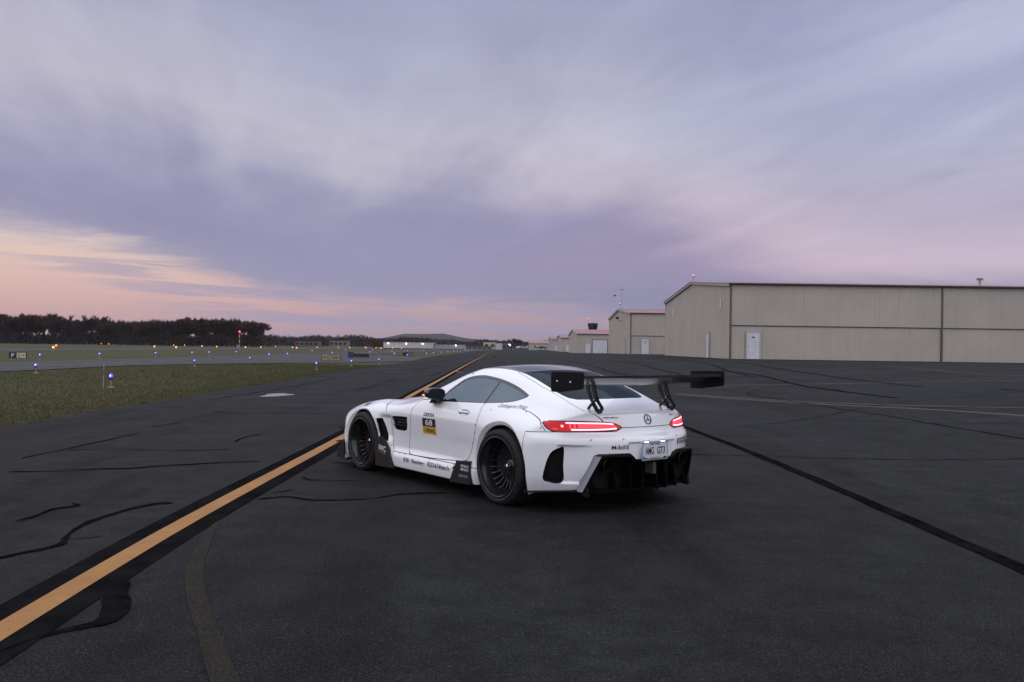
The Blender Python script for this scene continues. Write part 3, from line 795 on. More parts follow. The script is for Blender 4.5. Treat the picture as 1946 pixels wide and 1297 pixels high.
# mast with red lamp, windsock
ms = thing('lamp_mast', 'red and white banded mast with a lit red lamp before the wood', 'mast', (-97, 309, -.04))
for k in range(6):
    MB().tube([(0, 0, .9 * k), (0, 0, .9 * k + .9)], .16, 8).obj('band', mat('mast_red', (.3, .03, .03), .6) if k % 2 else mat('mast_white', (.45, .42, .42), .6), ms)
MB().ball((0, 0, 5.7), .30, 10).obj('lamp', mat('red_mast_lamp', (.5, .02, .03), .3, emit=(1, .06, .08), ek=5.), ms)
MB().box(-.9, -.4, -.2, .2, 0, 1.0).obj('cabinet', M_STEEL, ms)
ws = thing('windsock', 'drooping red windsock on a pole in front of the wood', 'windsock', (-131, 448, -.04))
MB().tube([(0, 0, 0), (0, 0, 5.2)], .10, 8).obj('pole', M_STEEL, ws)
MB().tube([(.1, 0, 5.0), (.8, 0, 4.4), (1.3, 0, 3.4), (1.5, 0, 2.5)], [.55, .5, .42, .28], 10).obj('sock', mat('windsock_red', (.42, .03, .04), .8, emit=(1, .08, .08), ek=.25), ws)

# ------------------------------------------------------------------ trees
M_BARK = mat('bark', (.040, .032, .030), .95, spec=.1)
M_TWIG = mat('bare_twigs', (.030, .021, .019), .95, spec=.1, build=vary((.040, .031, .030), (.070, .048, .041), .25))
M_TWIG_RED = mat('russet_leaves', (.05, .024, .016), .95, spec=.1, build=vary((.065, .038, .030), (.10, .056, .038), .3))
M_TWIG_TAN = mat('ochre_leaves', (.10, .062, .030), .95, spec=.1, build=vary((.07, .045, .022), (.12, .075, .035), .4))

def tree_meshes(seed, h, spread, leafy, ntw):
    r_ = random.Random(seed)
    tr, cr = MB(), []
    tips = []
    def grow(p, d, L, rad, lev):
        q = p + d * L
        m_ = (p + q) / 2 + Vector((r_.uniform(-1, 1), r_.uniform(-1, 1), 0)) * L * .05
        tr.tube([p, m_, q], [rad, rad * .8, rad * .6], 5 if lev < 2 else 3, caps=False)
        if lev >= 3:
            tips.append((p, q))
            return
        n = 4 if lev == 0 else 3
        for k in range(n + (1 if lev < 2 else 0)):
            a = 2 * math.pi * (k + r_.random() * .7) / n
            up = r_.uniform(.7, 1.6)
            dd = (d * up + Vector((math.cos(a), math.sin(a), r_.uniform(0, .35))) * spread * r_.uniform(.6, 1.1)).normalized()
            grow(p + (q - p) * r_.uniform(.55, 1.), dd, L * r_.uniform(.55, .78), rad * .55, lev + 1)
    grow(Vector((0, 0, 0)), Vector((r_.uniform(-.05, .05), r_.uniform(-.05, .05), 1)).normalized(), h * .36, h * .018, 0)
    V, Fs = [], []
    per = max(1, ntw // len(tips))
    for p, q in tips:
        for _ in range(per):
            b = p + (q - p) * r_.random()
            d = ((q - p).normalized() + Vector((r_.gauss(0, .6), r_.gauss(0, .6), r_.gauss(.25, .5)))).normalized()
            L = h * r_.uniform(.04, .10)
            w = h * r_.uniform(.0022, .0045) * (3.5 if leafy else 1)
            s_ = d.cross(Vector((r_.gauss(0, 1), r_.gauss(0, 1), r_.gauss(0, 1)))).normalized() * w
            e = b + d * L
            o = len(V)
            V += [tuple(b - s_), tuple(b + s_), tuple(e + s_ * .4), tuple(e - s_ * .4)]
            Fs.append((o, o + 1, o + 2, o + 3))
    c = MB(); c.v, c.f = V, Fs
    return tr.mesh('trunk', fix=False), c.mesh('crown', fix=False)

kinds = []
for i in range(6):
    a, b = tree_meshes(100 + i, 15., .75 + .1 * (i % 3), i % 3 == 2, 3600)
    a.materials.append(M_BARK)
    b.materials.append([M_TWIG, M_TWIG, M_TWIG_RED][i % 3])
    kinds.append((a, b))

def put_tree(kind, x, y, s_, rz, label, cat='tree', group=None):
    t = thing('bare_tree', label, cat, (x, y, -.1), rz, group)
    t.scale = (s_, s_, s_)
    a, b = kinds[kind]
    link('trunk', a, None, t)
    link('crown', b, None, t)
    return t

tl = 'leafless dark tree in the front rank of the wood beyond the runway'
for i in range(52):
    f_ = i / 51
    x = -262 + 146 * f_ + rnd.uniform(-2, 2)
    hmul = np.interp(f_, [0, .2, .33, .36, .5, .7, .8, .9, 1.], [1.0, .98, 1.08, 1.0, .90, .86, .92, .95, .93])
    kd = rnd.randrange(6) if f_ < .7 else rnd.choice([2, 5, 0])
    put_tree(kd, x, 402 + rnd.uniform(-4, 4) - 30 * max(0, .3 - f_), hmul * rnd.uniform(.92, 1.24), rnd.uniform(0, 6.28), tl if kd % 3 < 2 else 'russet-leaved dark tree in the front rank of the wood beyond the runway', 'tree', 'trees along the edge of the wood')

def merged_wood(name, spots, label, m_mix=None):
    VV, FF, off = [], [], 0
    for k, x, y, z, s_, rz in spots:
        for me in kinds[k]:
            n = len(me.vertices)
            co = np.empty(n * 3); me.vertices.foreach_get('co', co); co = co.reshape(-1, 3) * s_
            c_, sn = math.cos(rz), math.sin(rz)
            VV.append(np.stack([co[:, 0] * c_ - co[:, 1] * sn + x, co[:, 0] * sn + co[:, 1] * c_ + y, co[:, 2] + z], 1))
            FF += [tuple(i + off for i in p_.vertices) for p_ in me.polygons]
            off += n
    me = bpy.data.meshes.new(name)
    me.from_pydata(np.concatenate(VV).tolist(), [], FF)
    return stuff(link(name, me, m_mix or M_TWIG), label, 'wood')
merged_wood('wood', [(rnd.randrange(6), -275 + 150 * (i / 69) + rnd.uniform(-3, 3), 412 + rnd.uniform(0, 26), -.1, rnd.uniform(.75, 1.08), rnd.uniform(0, 6)) for i in range(70)],
            'dense leafless wood massed behind the front rank of trees')
# undergrowth filling the foot of the wood
def thicket(name, x0, x1, y0, y1, h0, h1, n, label, m, seed, z0=-.1, size=(.25, .9)):
    g = np.random.default_rng(seed)
    x = g.uniform(x0, x1, n); y = g.uniform(y0, y1, n)
    top = h0 + (h1 - h0) * (.5 + .5 * np.sin(x * .13 + seed) * np.sin(x * .047 + 2 * seed)) * g.uniform(.75, 1.05, n)
    z = z0 + top * g.random(n) ** .8
    d = g.normal(0, 1, (n, 3)); d[:, 2] = np.abs(d[:, 2]) + .4
    d /= np.linalg.norm(d, axis=1)[:, None]
    s_ = np.cross(d, g.normal(0, 1, (n, 3))); s_ /= np.linalg.norm(s_, axis=1)[:, None]
    L = g.uniform(*size, n)[:, None]
    P = np.stack([x, y, z], 1)
    V = np.stack([P - s_ * L * .3, P + s_ * L * .3, P + d * L * 1.6], 1).reshape(-1, 3)
    me = bpy.data.meshes.new(name)
    me.from_pydata(V.tolist(), [], np.arange(3 * n).reshape(-1, 3).tolist())
    return stuff(link(name, me, m), label, 'wood')
thicket('undergrowth', -275, -118, 400, 440, 3, 7.5, 24000, 'dark tangled undergrowth along the foot of the wood', M_TWIG, 3, size=(.35, 1.1))
# far woods, hill
thicket('far_wood', -330, 330, 900, 1010, 5.5, 9.5, 30000, 'far grey-brown woodland along the horizon', mat('far_twigs', (.040, .034, .033), .95, spec=.1), 5, size=(.9, 2.4))
thicket('far_wood', -330, -62, 640, 700, 5, 9.5, 13000, 'nearer low belt of trees across the airfield', mat('mid_twigs', (.036, .029, .027), .95, spec=.1), 8, size=(.6, 1.7))
hx = np.linspace(-2600, 3200, 60)
hv, hf = [], []
for i, x in enumerate(hx):
    e = 16 + 40 * math.exp(-((x + 470) / 300) ** 2) + 8 * math.exp(-((x + 250) / 120) ** 2) + 10 * math.exp(-((x - 700) / 900) ** 2) + 5 * math.sin(x * .011) + 4 * math.sin(x * .031)
    for dy, k in ((-600, -.2), (-250, .55), (0, 1.), (300, .9), (900, -.2)):
        hv.append((x, 4300 + dy, e * k + 2.5 * math.sin(x * .07 + dy)))
for i in range(59):
    for j in range(4): hf.append((5 * i + j, 5 * i + 5 + j, 5 * i + 6 + j, 5 * i + 1 + j))
structure(MB().add(hv, hf).obj('hills', mat('wooded_hill', (.035, .036, .036), 1., spec=0., build=vary((.016, .018, .018), (.026, .027, .026), .02)), smooth='all'))
# lone trees
t = put_tree(1, 2.2, 560, 1.0, 1.0, 'tall bare tree standing over the end of the apron')
t.scale = (.62, .62, .62)
t = put_tree(3, 5.5, 566, .5, 2.0, 'smaller bare tree leaning into the tall one at the apron end')
for k, (x, y, s_) in enumerate([(-128, 655, .62), (-108, 660, .55), (-98, 640, .52), (-84, 655, .60), (-140, 640, .58), (12, 640, .5), (20, 650, .55)]):
    put_tree(k % 6, x, y, s_, k, 'small bare tree in the low belt across the airfield', 'tree', 'trees of the low belt')
def round_tree():
    t = thing('round_tree', 'round ochre-leaved tree standing beside the long white warehouse', 'tree', (-64.5, 408, -.1))
    MB().tube([(0, 0, 0), (.05, 0, 1.0), (0, 0, 2.2)], [.22, .18, .12], 8).obj('trunk', M_BARK, t)
    g = np.random.default_rng(5)
    n = 3600
    d = g.normal(0, 1, (n, 3)); d /= np.linalg.norm(d, axis=1)[:, None]
    P = d * (g.random(n) ** .33)[:, None] * [1.75, 1.75, 1.75] * (1 + .14 * np.sin(4 * d[:, :1] + 2) * np.cos(5 * d[:, 2:])) + [0, 0, 2.5]
    e = g.normal(0, .16, (n, 2, 3))
    V = np.stack([P, P + e[:, 0], P + e[:, 1]], 1).reshape(-1, 3)
    me = bpy.data.meshes.new('crown'); me.from_pydata(V.tolist(), [], np.arange(3 * n).reshape(-1, 3).tolist())
    link('crown', me, M_TWIG_TAN, t)
round_tree()

# ------------------------------------------------------------------ far buildings
M_FARWHITE = mat('far_white_wall', (.50, .48, .49), .7, build=vary((.45, .43, .45), (.54, .52, .53), .2))
M_FARGLASS = mat('far_window', (.02, .02, .025), .2)
M_FARBRICK = mat('far_grey_brick', (.16, .13, .13), .8)
M_LAMPW = mat('wall_lamp', (1, .9, .8), .3, emit=(1, .72, .5), ek=10.)
def far_building(name, label, cat, x0, x1, y, d, h, wallm, nwin, lamps=(), roof_lip=.25, dark_base=False):
    t = thing(name, label, cat, ((x0 + x1) / 2, y, -.05))
    w = (x1 - x0) / 2
    MB().box(-w, w, 0, d, 0, h).obj('wall', wallm, t)
    MB().box(-w - .12, w + .12, -.12, d + .12, h, h + roof_lip).obj('roof', M_STEEL if wallm is M_FARWHITE else M_DARKTRIM, t)
    for i in range(nwin):
        cx = -w + (i + .5) * 2 * w / nwin
        f = MB().box(cx - .28 * 2 * w / nwin, cx + .28 * 2 * w / nwin, -.05, .02, h * .38, h * .72).obj('window', M_FARGLASS, t)
    if dark_base: MB().box(-w + .1, w - .1, -.25, -.02, 0, h * .14).obj('plinth', M_DARKTRIM, t)
    for lx in lamps: MB().ball((lx, -.35, h * .86), .22, 8).obj('wall_lamp', M_LAMPW, t)
    return t
far_building('warehouse', 'long white warehouse with lit wall lamps across the airfield', 'warehouse', -59.5, -36.4, 402, 14, 2.95, M_FARWHITE, 0, (-9.3, -1.0, 6.6), dark_base=True)
far_building('warehouse', 'lower grey wing adjoining the long white warehouse', 'warehouse', -36.2, -22, 404, 12, 2.35, mat('far_grey_wall', (.30, .29, .32), .7), 0, (3,), dark_base=True)
far_building('shed', 'flat pale shed roof low behind the warehouse lamps', 'shed', -22, -10, 430, 10, 1.6, M_FARBRICK, 5)
far_building('brick_house', 'grey brick building with dark windows before the low tree belt', 'house', -104, -94, 495, 9, 3.9, M_FARBRICK, 4)
far_building('brick_house', 'pale low house among the trees beside the grey brick building', 'house', -130, -116, 520, 9, 3.4, mat('far_dim_wall', (.10, .09, .095), .8), 5)
far_building('maintenance_shed', 'beige flat-roofed building at the end of the apron', 'building', -16.6, -9.4, 505, 9, 4.3, M_BEIGE, 2, (), .3)
far_building('truck_trailer', 'white box trailer parked beside the beige flat-roofed building', 'trailer', -9.2, -5.6, 503, 4, 3.6, M_FARWHITE, 0, ())
far_building('maintenance_shed', 'brown low annex right of the white box trailer', 'building', -5.4, -1.2, 508, 6, 3.7, mat('far_brown_wall', (.13, .10, .08), .8), 2, (1.6,))

# small parked aircraft
def light_plane(label, x, y, rz, m, s_=1.):
    t = thing('light_aircraft', label, 'aircraft', (x, y, float(gz(x, y))), rz)
    t.scale = (s_, s_, s_)
    MB().tube([(-3.3, 0, 1.15), (-3.0, 0, 1.2), (-1.6, 0, 1.35), (.2, 0, 1.45), (2., 0, 1.25), (4., 0, 1.25)], [.12, .42, .58, .60, .34, .10], 12).obj('fuselage', m, t, smooth=True)
    MB().prism([(-.9, 1.98), (-.6, 2.1), (.3, 2.06), (.75, 1.98)], 1, -5.2, 5.2).obj('wing', m, t)
    MB().prism([(3.2, 1.32), (3.3, 1.38), (4.2, 1.36), (4.2, 1.30)], 1, -1.7, 1.7).obj('tailplane', m, t)
    MB().prism([(3., 1.3), (3.8, 2.7), (4.3, 2.7), (4.2, 1.3)], 1, -.05, .05).obj('fin', m, t)
    for a in (.4, 1.97, 3.54, 5.1)[:2]:
        MB().box(-3.42, -3.36, -.06, .06, .25, 2.05).obj('propeller', M_DARKTRIM, t)
        break
    for wx, wy in ((-2.4, 0), (.2, 1.1), (.2, -1.1)):
        MB().lathe([(.05, -.08), (.2, -.08), (.22, 0), (.2, .08), (.05, .08)], (wx, wy, .22), 1, 12).obj('wheel', M_DARKTRIM, t)
        MB().tube([(wx, wy, .22), (wx, wy * .4, 1.0)], .05, 6).obj('strut', M_STEEL, t)
    for sy in (-1, 1): MB().tube([(-.3, sy * .5, .95), (-.2, sy * 2.6, 2.0)], .04, 6).obj('wing_strut', M_STEEL, t)
light_plane('dark light aircraft parked before the low pink-roofed shed', 15.6, 462, R(200), mat('plane_dark', (.06, .06, .07), .4), .95)
light_plane('white light aircraft parked on the grass left of the pink-roofed shed', 5.3, 500, R(25), mat('plane_white', (.55, .55, .58), .4), 1.0)
# ------------------------------------------------------------------ the car: panels cut from one continuous body surface
def cat_rom(P, n=6, closed=True):
    P = [np.array(p, float) for p in P]
    out = []
    m = len(P)
    for i in range(m if closed else m - 1):
        if closed: p0, p1, p2, p3 = P[i - 1], P[i], P[(i + 1) % m], P[(i + 2) % m]
        else: p0, p1, p2, p3 = P[max(i - 1, 0)], P[i], P[i + 1], P[min(i + 2, m - 1)]
        for k in range(n):
            t = k / n
            out.append(.5 * (2 * p1 + (p2 - p0) * t + (2 * p0 - 5 * p1 + 4 * p2 - p3) * t * t + (3 * p1 - p0 - 3 * p2 + p3) * t ** 3))
    if not closed: out.append(P[-1])
    return np.array(out)

class Skin:
    """half body (y >= 0): polygons padded to 12 corners, one label each; cut() splits faces along the zero line of a field"""
    K = 12
    def __init__(s, P, Q):
        s.V = P
        s.F = np.concatenate([Q, np.repeat(Q[:, :1], s.K - 4, 1)], 1)
        s.n = np.full(len(Q), 4)
        s.lab = np.zeros(len(Q), int)
        s.names = ['body']
        s.geo()
    def geo(s):
        V = s.V[s.F]
        s.C = np.array([V[:, :k].mean(1)[0] if False else 0 for k in ()]) if False else (V.sum(1) - (s.K - s.n)[:, None] * V[:, 0]) / s.n[:, None]
        d1 = V[:, 1] - V[:, 0]
        nn = np.zeros((len(V), 3))
        for k in range(1, s.K - 1): nn += np.cross(V[:, k] - V[:, 0], V[:, k + 1] - V[:, 0])
        s.N = nn / np.maximum(np.linalg.norm(nn, axis=1), 1e-12)[:, None]
    def idx(s, name):
        if name not in s.names: s.names.append(name)
        return s.names.index(name)
    def cut(s, field, mask):
        d = field(s.V)
        d[np.abs(d) < 4e-4] = 0
        D = d[s.F]
        todo = np.where(mask & (D.min(1) < 0) & (D.max(1) > 0))[0]
        if len(todo) == 0: return
        newV, cache = [], {}
        base = len(s.V)
        addF, addn, addl = [], [], []
        # neighbours that share a split edge keep their own corners: T-joints on flat-ish cells stay invisible
        for f in todo:
            c = s.F[f, :s.n[f]]
            pos, neg = [], []
            m = len(c)
            for i in range(m):
                a, b = c[i], c[(i + 1) % m]
                da, db = d[a] if a < base else 0., d[b] if b < base else 0.
                if da >= 0: pos.append(a)
                if da <= 0: neg.append(a)
                if da * db < 0:
                    k = (a, b) if a < b else (b, a)
                    if k not in cache:
                        t = d[k[0]] / (d[k[0]] - d[k[1]])
                        cache[k] = base + len(newV)
                        newV.append(s.V[k[0]] * (1 - t) + s.V[k[1]] * t)
                    pos.append(cache[k]); neg.append(cache[k])
            if len(pos) < 3 or len(neg) < 3 or max(len(pos), len(neg)) > s.K: continue
            s.F[f] = pos + [pos[0]] * (s.K - len(pos)); s.n[f] = len(pos)
            addF.append(neg + [neg[0]] * (s.K - len(neg))); addn.append(len(neg)); addl.append(s.lab[f])
        # give the unsplit neighbours the new corner too, so that no cracks open
        if cache:
            keys = set(cache)
            vs = np.zeros(base + 1, bool)
            for a, b in keys: vs[a] = vs[b] = True
            touched = np.where(~np.isin(np.arange(len(s.F)), todo) & (vs[np.minimum(s.F, base)].sum(1) >= 2))[0]
            for f in touched:
                c = list(s.F[f, :s.n[f]])
                out = []
                for i in range(len(c)):
                    a, b = c[i], c[(i + 1) % len(c)]
                    out.append(a)
                    k = (a, b) if a < b else (b, a)
                    if k in keys: out.append(cache[k])
                if len(out) > len(c) and len(out) <= s.K:
                    s.F[f] = out + [out[0]] * (s.K - len(out)); s.n[f] = len(out)
        s.V = np.concatenate([s.V, np.array(newV).reshape(-1, 3)])
        if addF:
            s.F = np.concatenate([s.F, np.array(addF)]); s.n = np.concatenate([s.n, addn]); s.lab = np.concatenate([s.lab, addl])
        s.geo()
    def region(s, name, field, where, only=('body',), gap=0., gapname='gap'):
        """label the faces inside field < 0; a gap cuts a groove of that width along the border"""
        ids = [s.idx(o) for o in only]
        mk = lambda: np.isin(s.lab, ids) & where(s.C, s.N)
        if gap:
            s.cut(lambda V: field(V) - gap / 2, mk())
            s.cut(lambda V: field(V) + gap / 2, mk())
            f = field(s.C)
            m = mk()
            s.lab[m & (np.abs(f) < gap / 2)] = s.idx(gapname)
            s.lab[m & (f <= -gap / 2)] = s.idx(name)
        else:
            s.cut(field, mk())
            m = mk()
            s.lab[m & (field(s.C) < 0)] = s.idx(name)
    def groove(s, field, where, only, gap=.007):
        """a groove along field = 0 with no change of label"""
        ids = [s.idx(o) for o in only]
        mk = lambda: np.isin(s.lab, ids) & where(s.C, s.N)
        s.cut(lambda V: field(V) - gap / 2, mk())
        s.cut(lambda V: field(V) + gap / 2, mk())
        s.lab[mk() & (np.abs(field(s.C)) < gap / 2)] = s.idx('gap')

CAR_LOC = (.655, 8.5, 0.)
CAR_RZ = R(127.5)
car = thing('sports_car', 'white widebody coupe with black rear wing and sponsor decals on the apron', 'car', CAR_LOC, CAR_RZ)

# ---- outlines in the car's own side (x, z), top (x, y) and rear (y, z) views
DLO = [(1.162, .873), (1.125, .924), (1.082, .987), (1.019, 1.045), (.955, 1.099), (.873, 1.133), (.78, 1.149), (.678, 1.153), (.564, 1.143), (.449, 1.129), (.306, 1.103), (.181, 1.073), (.072, 1.041), (-.023, 1.009), (-.066, .992), (-.06, .972), (-.013, .948), (.05, .929), (.156, .915), (.392, .899), (.674, .889), (.986, .879)]
DOOR = [(1.42, .878), (1.49, .862), (1.55, .819), (1.591, .759), (1.605, .701), (1.627, .582), (1.655, .45), (1.672, .357), (1.64, .302), (1.565, .287), (1.41, .288), (1.182, .293), (.888, .307), (.624, .328), (.531, .35), (.49, .395), (.446, .481), (.401, .579), (.378, .65), (.362, .732), (.367, .81), (.385, .865), (.395, .901), (.68, .905), (1.1, .90)]
FSEAM = [(2.33, .86), (2.24, .797), (2.132, .744), (2.064, .655), (2.019, .552), (1.982, .448), (1.969, .356), (1.949, .29), (1.93, .10)]
SVENT = [(1.985, .665), (1.70, .676), (1.684, .660), (1.708, .536), (1.86, .523), (1.928, .533), (1.958, .57), (1.972, .622)]
FVENT = [(2.285, .622), (2.19, .632), (2.13, .53), (2.06, .385), (2.20, .385), (2.25, .52)]
RVENT = [(-.682, .578), (-.656, .566), (-.626, .535), (-.605, .48), (-.587, .406), (-.569, .332), (-.566, .294), (-.589, .277), (-.665, .274), (-.68, .43)]
ROOFB = [(.93, .0), (.925, .2), (.905, .40), (.88, .515), (.80, .525), (.676, .512), (.442, .478), (.288, .466), (.198, .465), (.069, .470), (-.071, .481), (-.186, .487), (-.254, .492), (-.332, .483), (-.397, .464), (-.452, .413), (-.492, .311), (-.512, .2), (-.527, .1), (-.532, 0), (-.532, -.3), (.93, -.3)]
WSCREEN = [(.955, -.3), (.955, 0), (.95, .2), (.93, .41), (.915, .52), (1.0, .575), (1.15, .625), (1.35, .685), (1.52, .725), (1.60, .68), (1.66, .45), (1.69, .2), (1.70, 0), (1.70, -.3)]
TAIL = [(.868, .798), (.823, .802), (.714, .804), (.565, .801), (.42, .794), (.355, .780), (.303, .748), (.36, .724), (.469, .716), (.68, .709), (.809, .708), (.845, .722), (.872, .755)]
HOOD = [(1.76, -.3), (1.76, 0), (1.75, .3), (1.70, .62), (1.82, .725), (2.2, .725), (2.6, .69), (3.0, .60), (3.22, .42), (3.28, .2), (3.29, 0), (3.29, -.3)]
HVENT = [(2.83, .80), (2.80, .895), (2.62, .915), (2.60, .80)]
FLARE = [(.255, .848), (.03, .879), (-.1, .878), (-.232, .857), (-.329, .832), (-.465, .794), (-.53, .75), (-.555, .711)]
P_DLO, P_DOOR, P_SVENT, P_FVENT, P_RVENT = cat_rom(DLO, 4), cat_rom(DOOR, 4), cat_rom(SVENT, 4), np.array(FVENT), cat_rom(RVENT, 4)
P_TAIL = cat_rom(TAIL, 4)
P_FSEAM = cat_rom(FSEAM, 5, False)
# ---- car body field: car frame, x forward, y left, z up, origin on the ground under the rear axle
def pchip(xk, yk, x):
    xk=np.asarray(xk,float); yk=np.asarray(yk,float); x=np.asarray(x,float)
    h=np.diff(xk); d=np.diff(yk)/h
    m=np.zeros(len(xk)); m[0]=d[0]; m[-1]=d[-1]
    for i in range(1,len(xk)-1):
        if d[i-1]*d[i]>0:
            w1=2*h[i]+h[i-1]; w2=h[i]+2*h[i-1]
            m[i]=(w1+w2)/(w1/d[i-1]+w2/d[i])
    x=np.clip(x,xk[0],xk[-1])
    i=np.clip(np.searchsorted(xk,x)-1,0,len(xk)-2)
    t=(x-xk[i])/h[i]
    return (yk[i]*(1+2*t)*(1-t)**2+m[i]*h[i]*t*(1-t)**2+yk[i+1]*t*t*(3-2*t)+m[i+1]*h[i]*t*t*(t-1))
def blur(a,s,axis):
    n=int(3*s)+1; k=np.exp(-.5*(np.arange(-n,n+1)/s)**2); k/=k.sum()
    a=np.moveaxis(a,axis,0); p=np.concatenate([np.repeat(a[:1],n,0),a,np.repeat(a[-1:],n,0)])
    out=sum(k[i]*p[i:i+len(a)] for i in range(2*n+1))
    return np.moveaxis(out,0,axis)
def smax(a,b,k):
    h=np.clip(.5+.5*(a-b)/k,0,1)
    return b+(a-b)*h+k*h*(1-h)
ZL=[.05,.13,.25,.33,.45,.60,.70,.78,.85,.91,.97,1.05,1.13,1.20,1.30]
WT={-1.1:[.80,.86,.88,.89,.90,.89,.86,.78,.64,.53,.45,.38,.32,.27,.22],
 -.75:[.86,.93,.95,.955,.96,.95,.92,.84,.67,.565,.51,.44,.37,.32,.25],
 -.4:[.88,.96,.99,1.0,1.005,1.0,.975,.895,.755,.665,.605,.525,.455,.39,.31],
 0:[.88,.96,1.0,1.01,1.012,1.01,.99,.945,.865,.785,.71,.615,.54,.47,.37],
 .4:[.90,.955,.97,.955,.945,.955,.955,.935,.89,.835,.775,.69,.61,.525,.41],
 .9:[.90,.955,.965,.905,.91,.93,.938,.925,.89,.85,.81,.745,.675,.59,.46],
 1.4:[.90,.955,.965,.90,.905,.925,.934,.92,.885,.845,.80,.735,.66,.575,.44],
 1.8:[.90,.955,.96,.905,.91,.925,.934,.92,.875,.80,.72,.63,.55,.47,.36],
 2.1:[.90,.95,.96,.95,.95,.955,.95,.925,.865,.78,.69,.6,.5,.42,.33],
 2.63:[.90,.965,.99,1.0,1.0,.998,.98,.935,.85,.74,.64,.55,.45,.38,.3],
 3.1:[.90,.98,1.0,1.0,.975,.935,.885,.83,.75,.62,.52,.42,.34,.3,.25],
 3.6:[.80,.88,.9,.9,.9,.88,.83,.74,.6,.45,.4,.34,.3,.25,.2]}
TX=np.arange(-1.2,3.701,.01); TZ=np.arange(0,1.401,.01); TY=np.arange(0,1.101,.01)
def build_tables():
    xs=sorted(WT); a=np.array([WT[x] for x in xs])
    rows=np.stack([pchip(xs,a[:,k],TX) for k in range(len(ZL))],1)
    W=np.stack([pchip(ZL,r,TZ) for r in rows])
    W=blur(blur(W,2.0,0),1.6,1)
    hx=[-1.2,-.95,-.9,-.8,-.6,-.45,-.3,-.1,.1,.3,.6,.85,1.05,1.3,1.55,1.72,1.9,2.2,2.63,3.0,3.3,3.5,3.7]
    hz=[.82,.866,.878,.897,.95,1.003,1.058,1.122,1.178,1.224,1.262,1.246,1.195,1.09,.985,.92,.89,.865,.83,.775,.69,.59,.42]
    tx=np.arange(-1.3,4.2,.01)
    hc=blur(pchip(hx,hz,tx),2.0,0)
    X,Y=np.meshgrid(TX,TY,indexing='ij')
    xe=X+.16*Y**2*sstep(.5,1.1,X)-.10*Y**2*sstep(.2,-.4,X)
    H=np.interp(xe,tx,hc)
    crown=np.interp(X,[-1.2,-.85,-.5,0,.4,.8,1.3,1.9,3.7],[.07,.09,.16,.16,.14,.10,.07,.11,.12])
    H=H-crown*Y**2+.045*np.exp(-((Y-.77)/.15)**2)*sstep(2.0,2.5,X)*sstep(3.5,3.0,X)
    y2,z2=np.meshgrid(TY,TZ,indexing='ij')
    zb=[.0,.10,.17,.25,.33,.45,.60,.650,.672,.70,.745,.80,.86,.90,1.0,1.4]
    xb=[-.80,-.86,-.92,-.98,-1.015,-1.03,-1.03,-1.022,-1.0,-.970,-.955,-.940,-.918,-.9,-.85,-.6]
    R=pchip(zb,xb,z2)+.47*(y2/.93)**2.2
    zf=[0,.13,.3,.45,.55,.65,.75,.85,1.4]; xf=[3.40,3.49,3.51,3.53,3.53,3.50,3.42,3.3,3.0]
    Fr=pchip(zf,xf,z2)-.42*(y2/.95)**3
    return W,H,blur(blur(R,1,1),1,0),Fr
TW,TH,TR,TF=build_tables()
def bil(T,u,v,u0,v0):
    a=np.clip((u-u0)*100,0,T.shape[0]-1.001); b=np.clip((v-v0)*100,0,T.shape[1]-1.001)
    i=a.astype(int); j=b.astype(int); a=a-i; b=b-j
    return (T[i,j]*(1-a)+T[i+1,j]*a)*(1-b)+(T[i,j+1]*(1-a)+T[i+1,j+1]*a)*b
RA=(-.025,.345,.378); FA=(2.63,.335,.362)
def archsd(x,z,c):
    dx=x-c[0]; dz=np.maximum(z-c[1],0)
    return np.hypot(dx,dz)-c[2]
def sdpoly(P,u,v):
    P=np.asarray(P,float); d=np.full(np.shape(u),1e9); s=np.ones(np.shape(u))
    n=len(P); j=n-1
    for i in range(n):
        ex,ey=P[j]-P[i]; wx=u-P[i,0]; wy=v-P[i,1]
        t=np.clip((wx*ex+wy*ey)/(ex*ex+ey*ey+1e-12),0,1)
        d=np.minimum(d,(wx-ex*t)**2+(wy-ey*t)**2)
        c1=v>=P[i,1]; c2=v<P[j,1]; c3=ex*wy>ey*wx
        s=np.where((c1&c2&c3)|(~c1&~c2&~c3),-s,s)
        j=i
    return s*np.sqrt(d)
def bodyW(x,z):
    w=bil(TW,x,z,TX[0],0)
    w=w-.026*np.exp(-(((x-.63)/.085)**2+((z-.795)/.024)**2)**2)                      # door handle dish
    w=w-.010*np.exp(-(((x-1.06)/.14)**2+((z-.842)/.028)**2))                         # dish below the mirror
    w=w-.030*sstep(2.26,2.14,x)*sstep(1.93,2.06,x)*sstep(.36,.46,z)*sstep(.685,.63,z)  # scoop behind the front wheel
    return w
DIFCUT=[(-.1,.455),(.22,.455),(.26,.485),(.30,.512),(.54,.507),(.56,.49),(.585,.40),(.635,.22),(.635,.0),(-.1,.0)]
CARVE=[]   # (polygon in x,z, depth, blend)
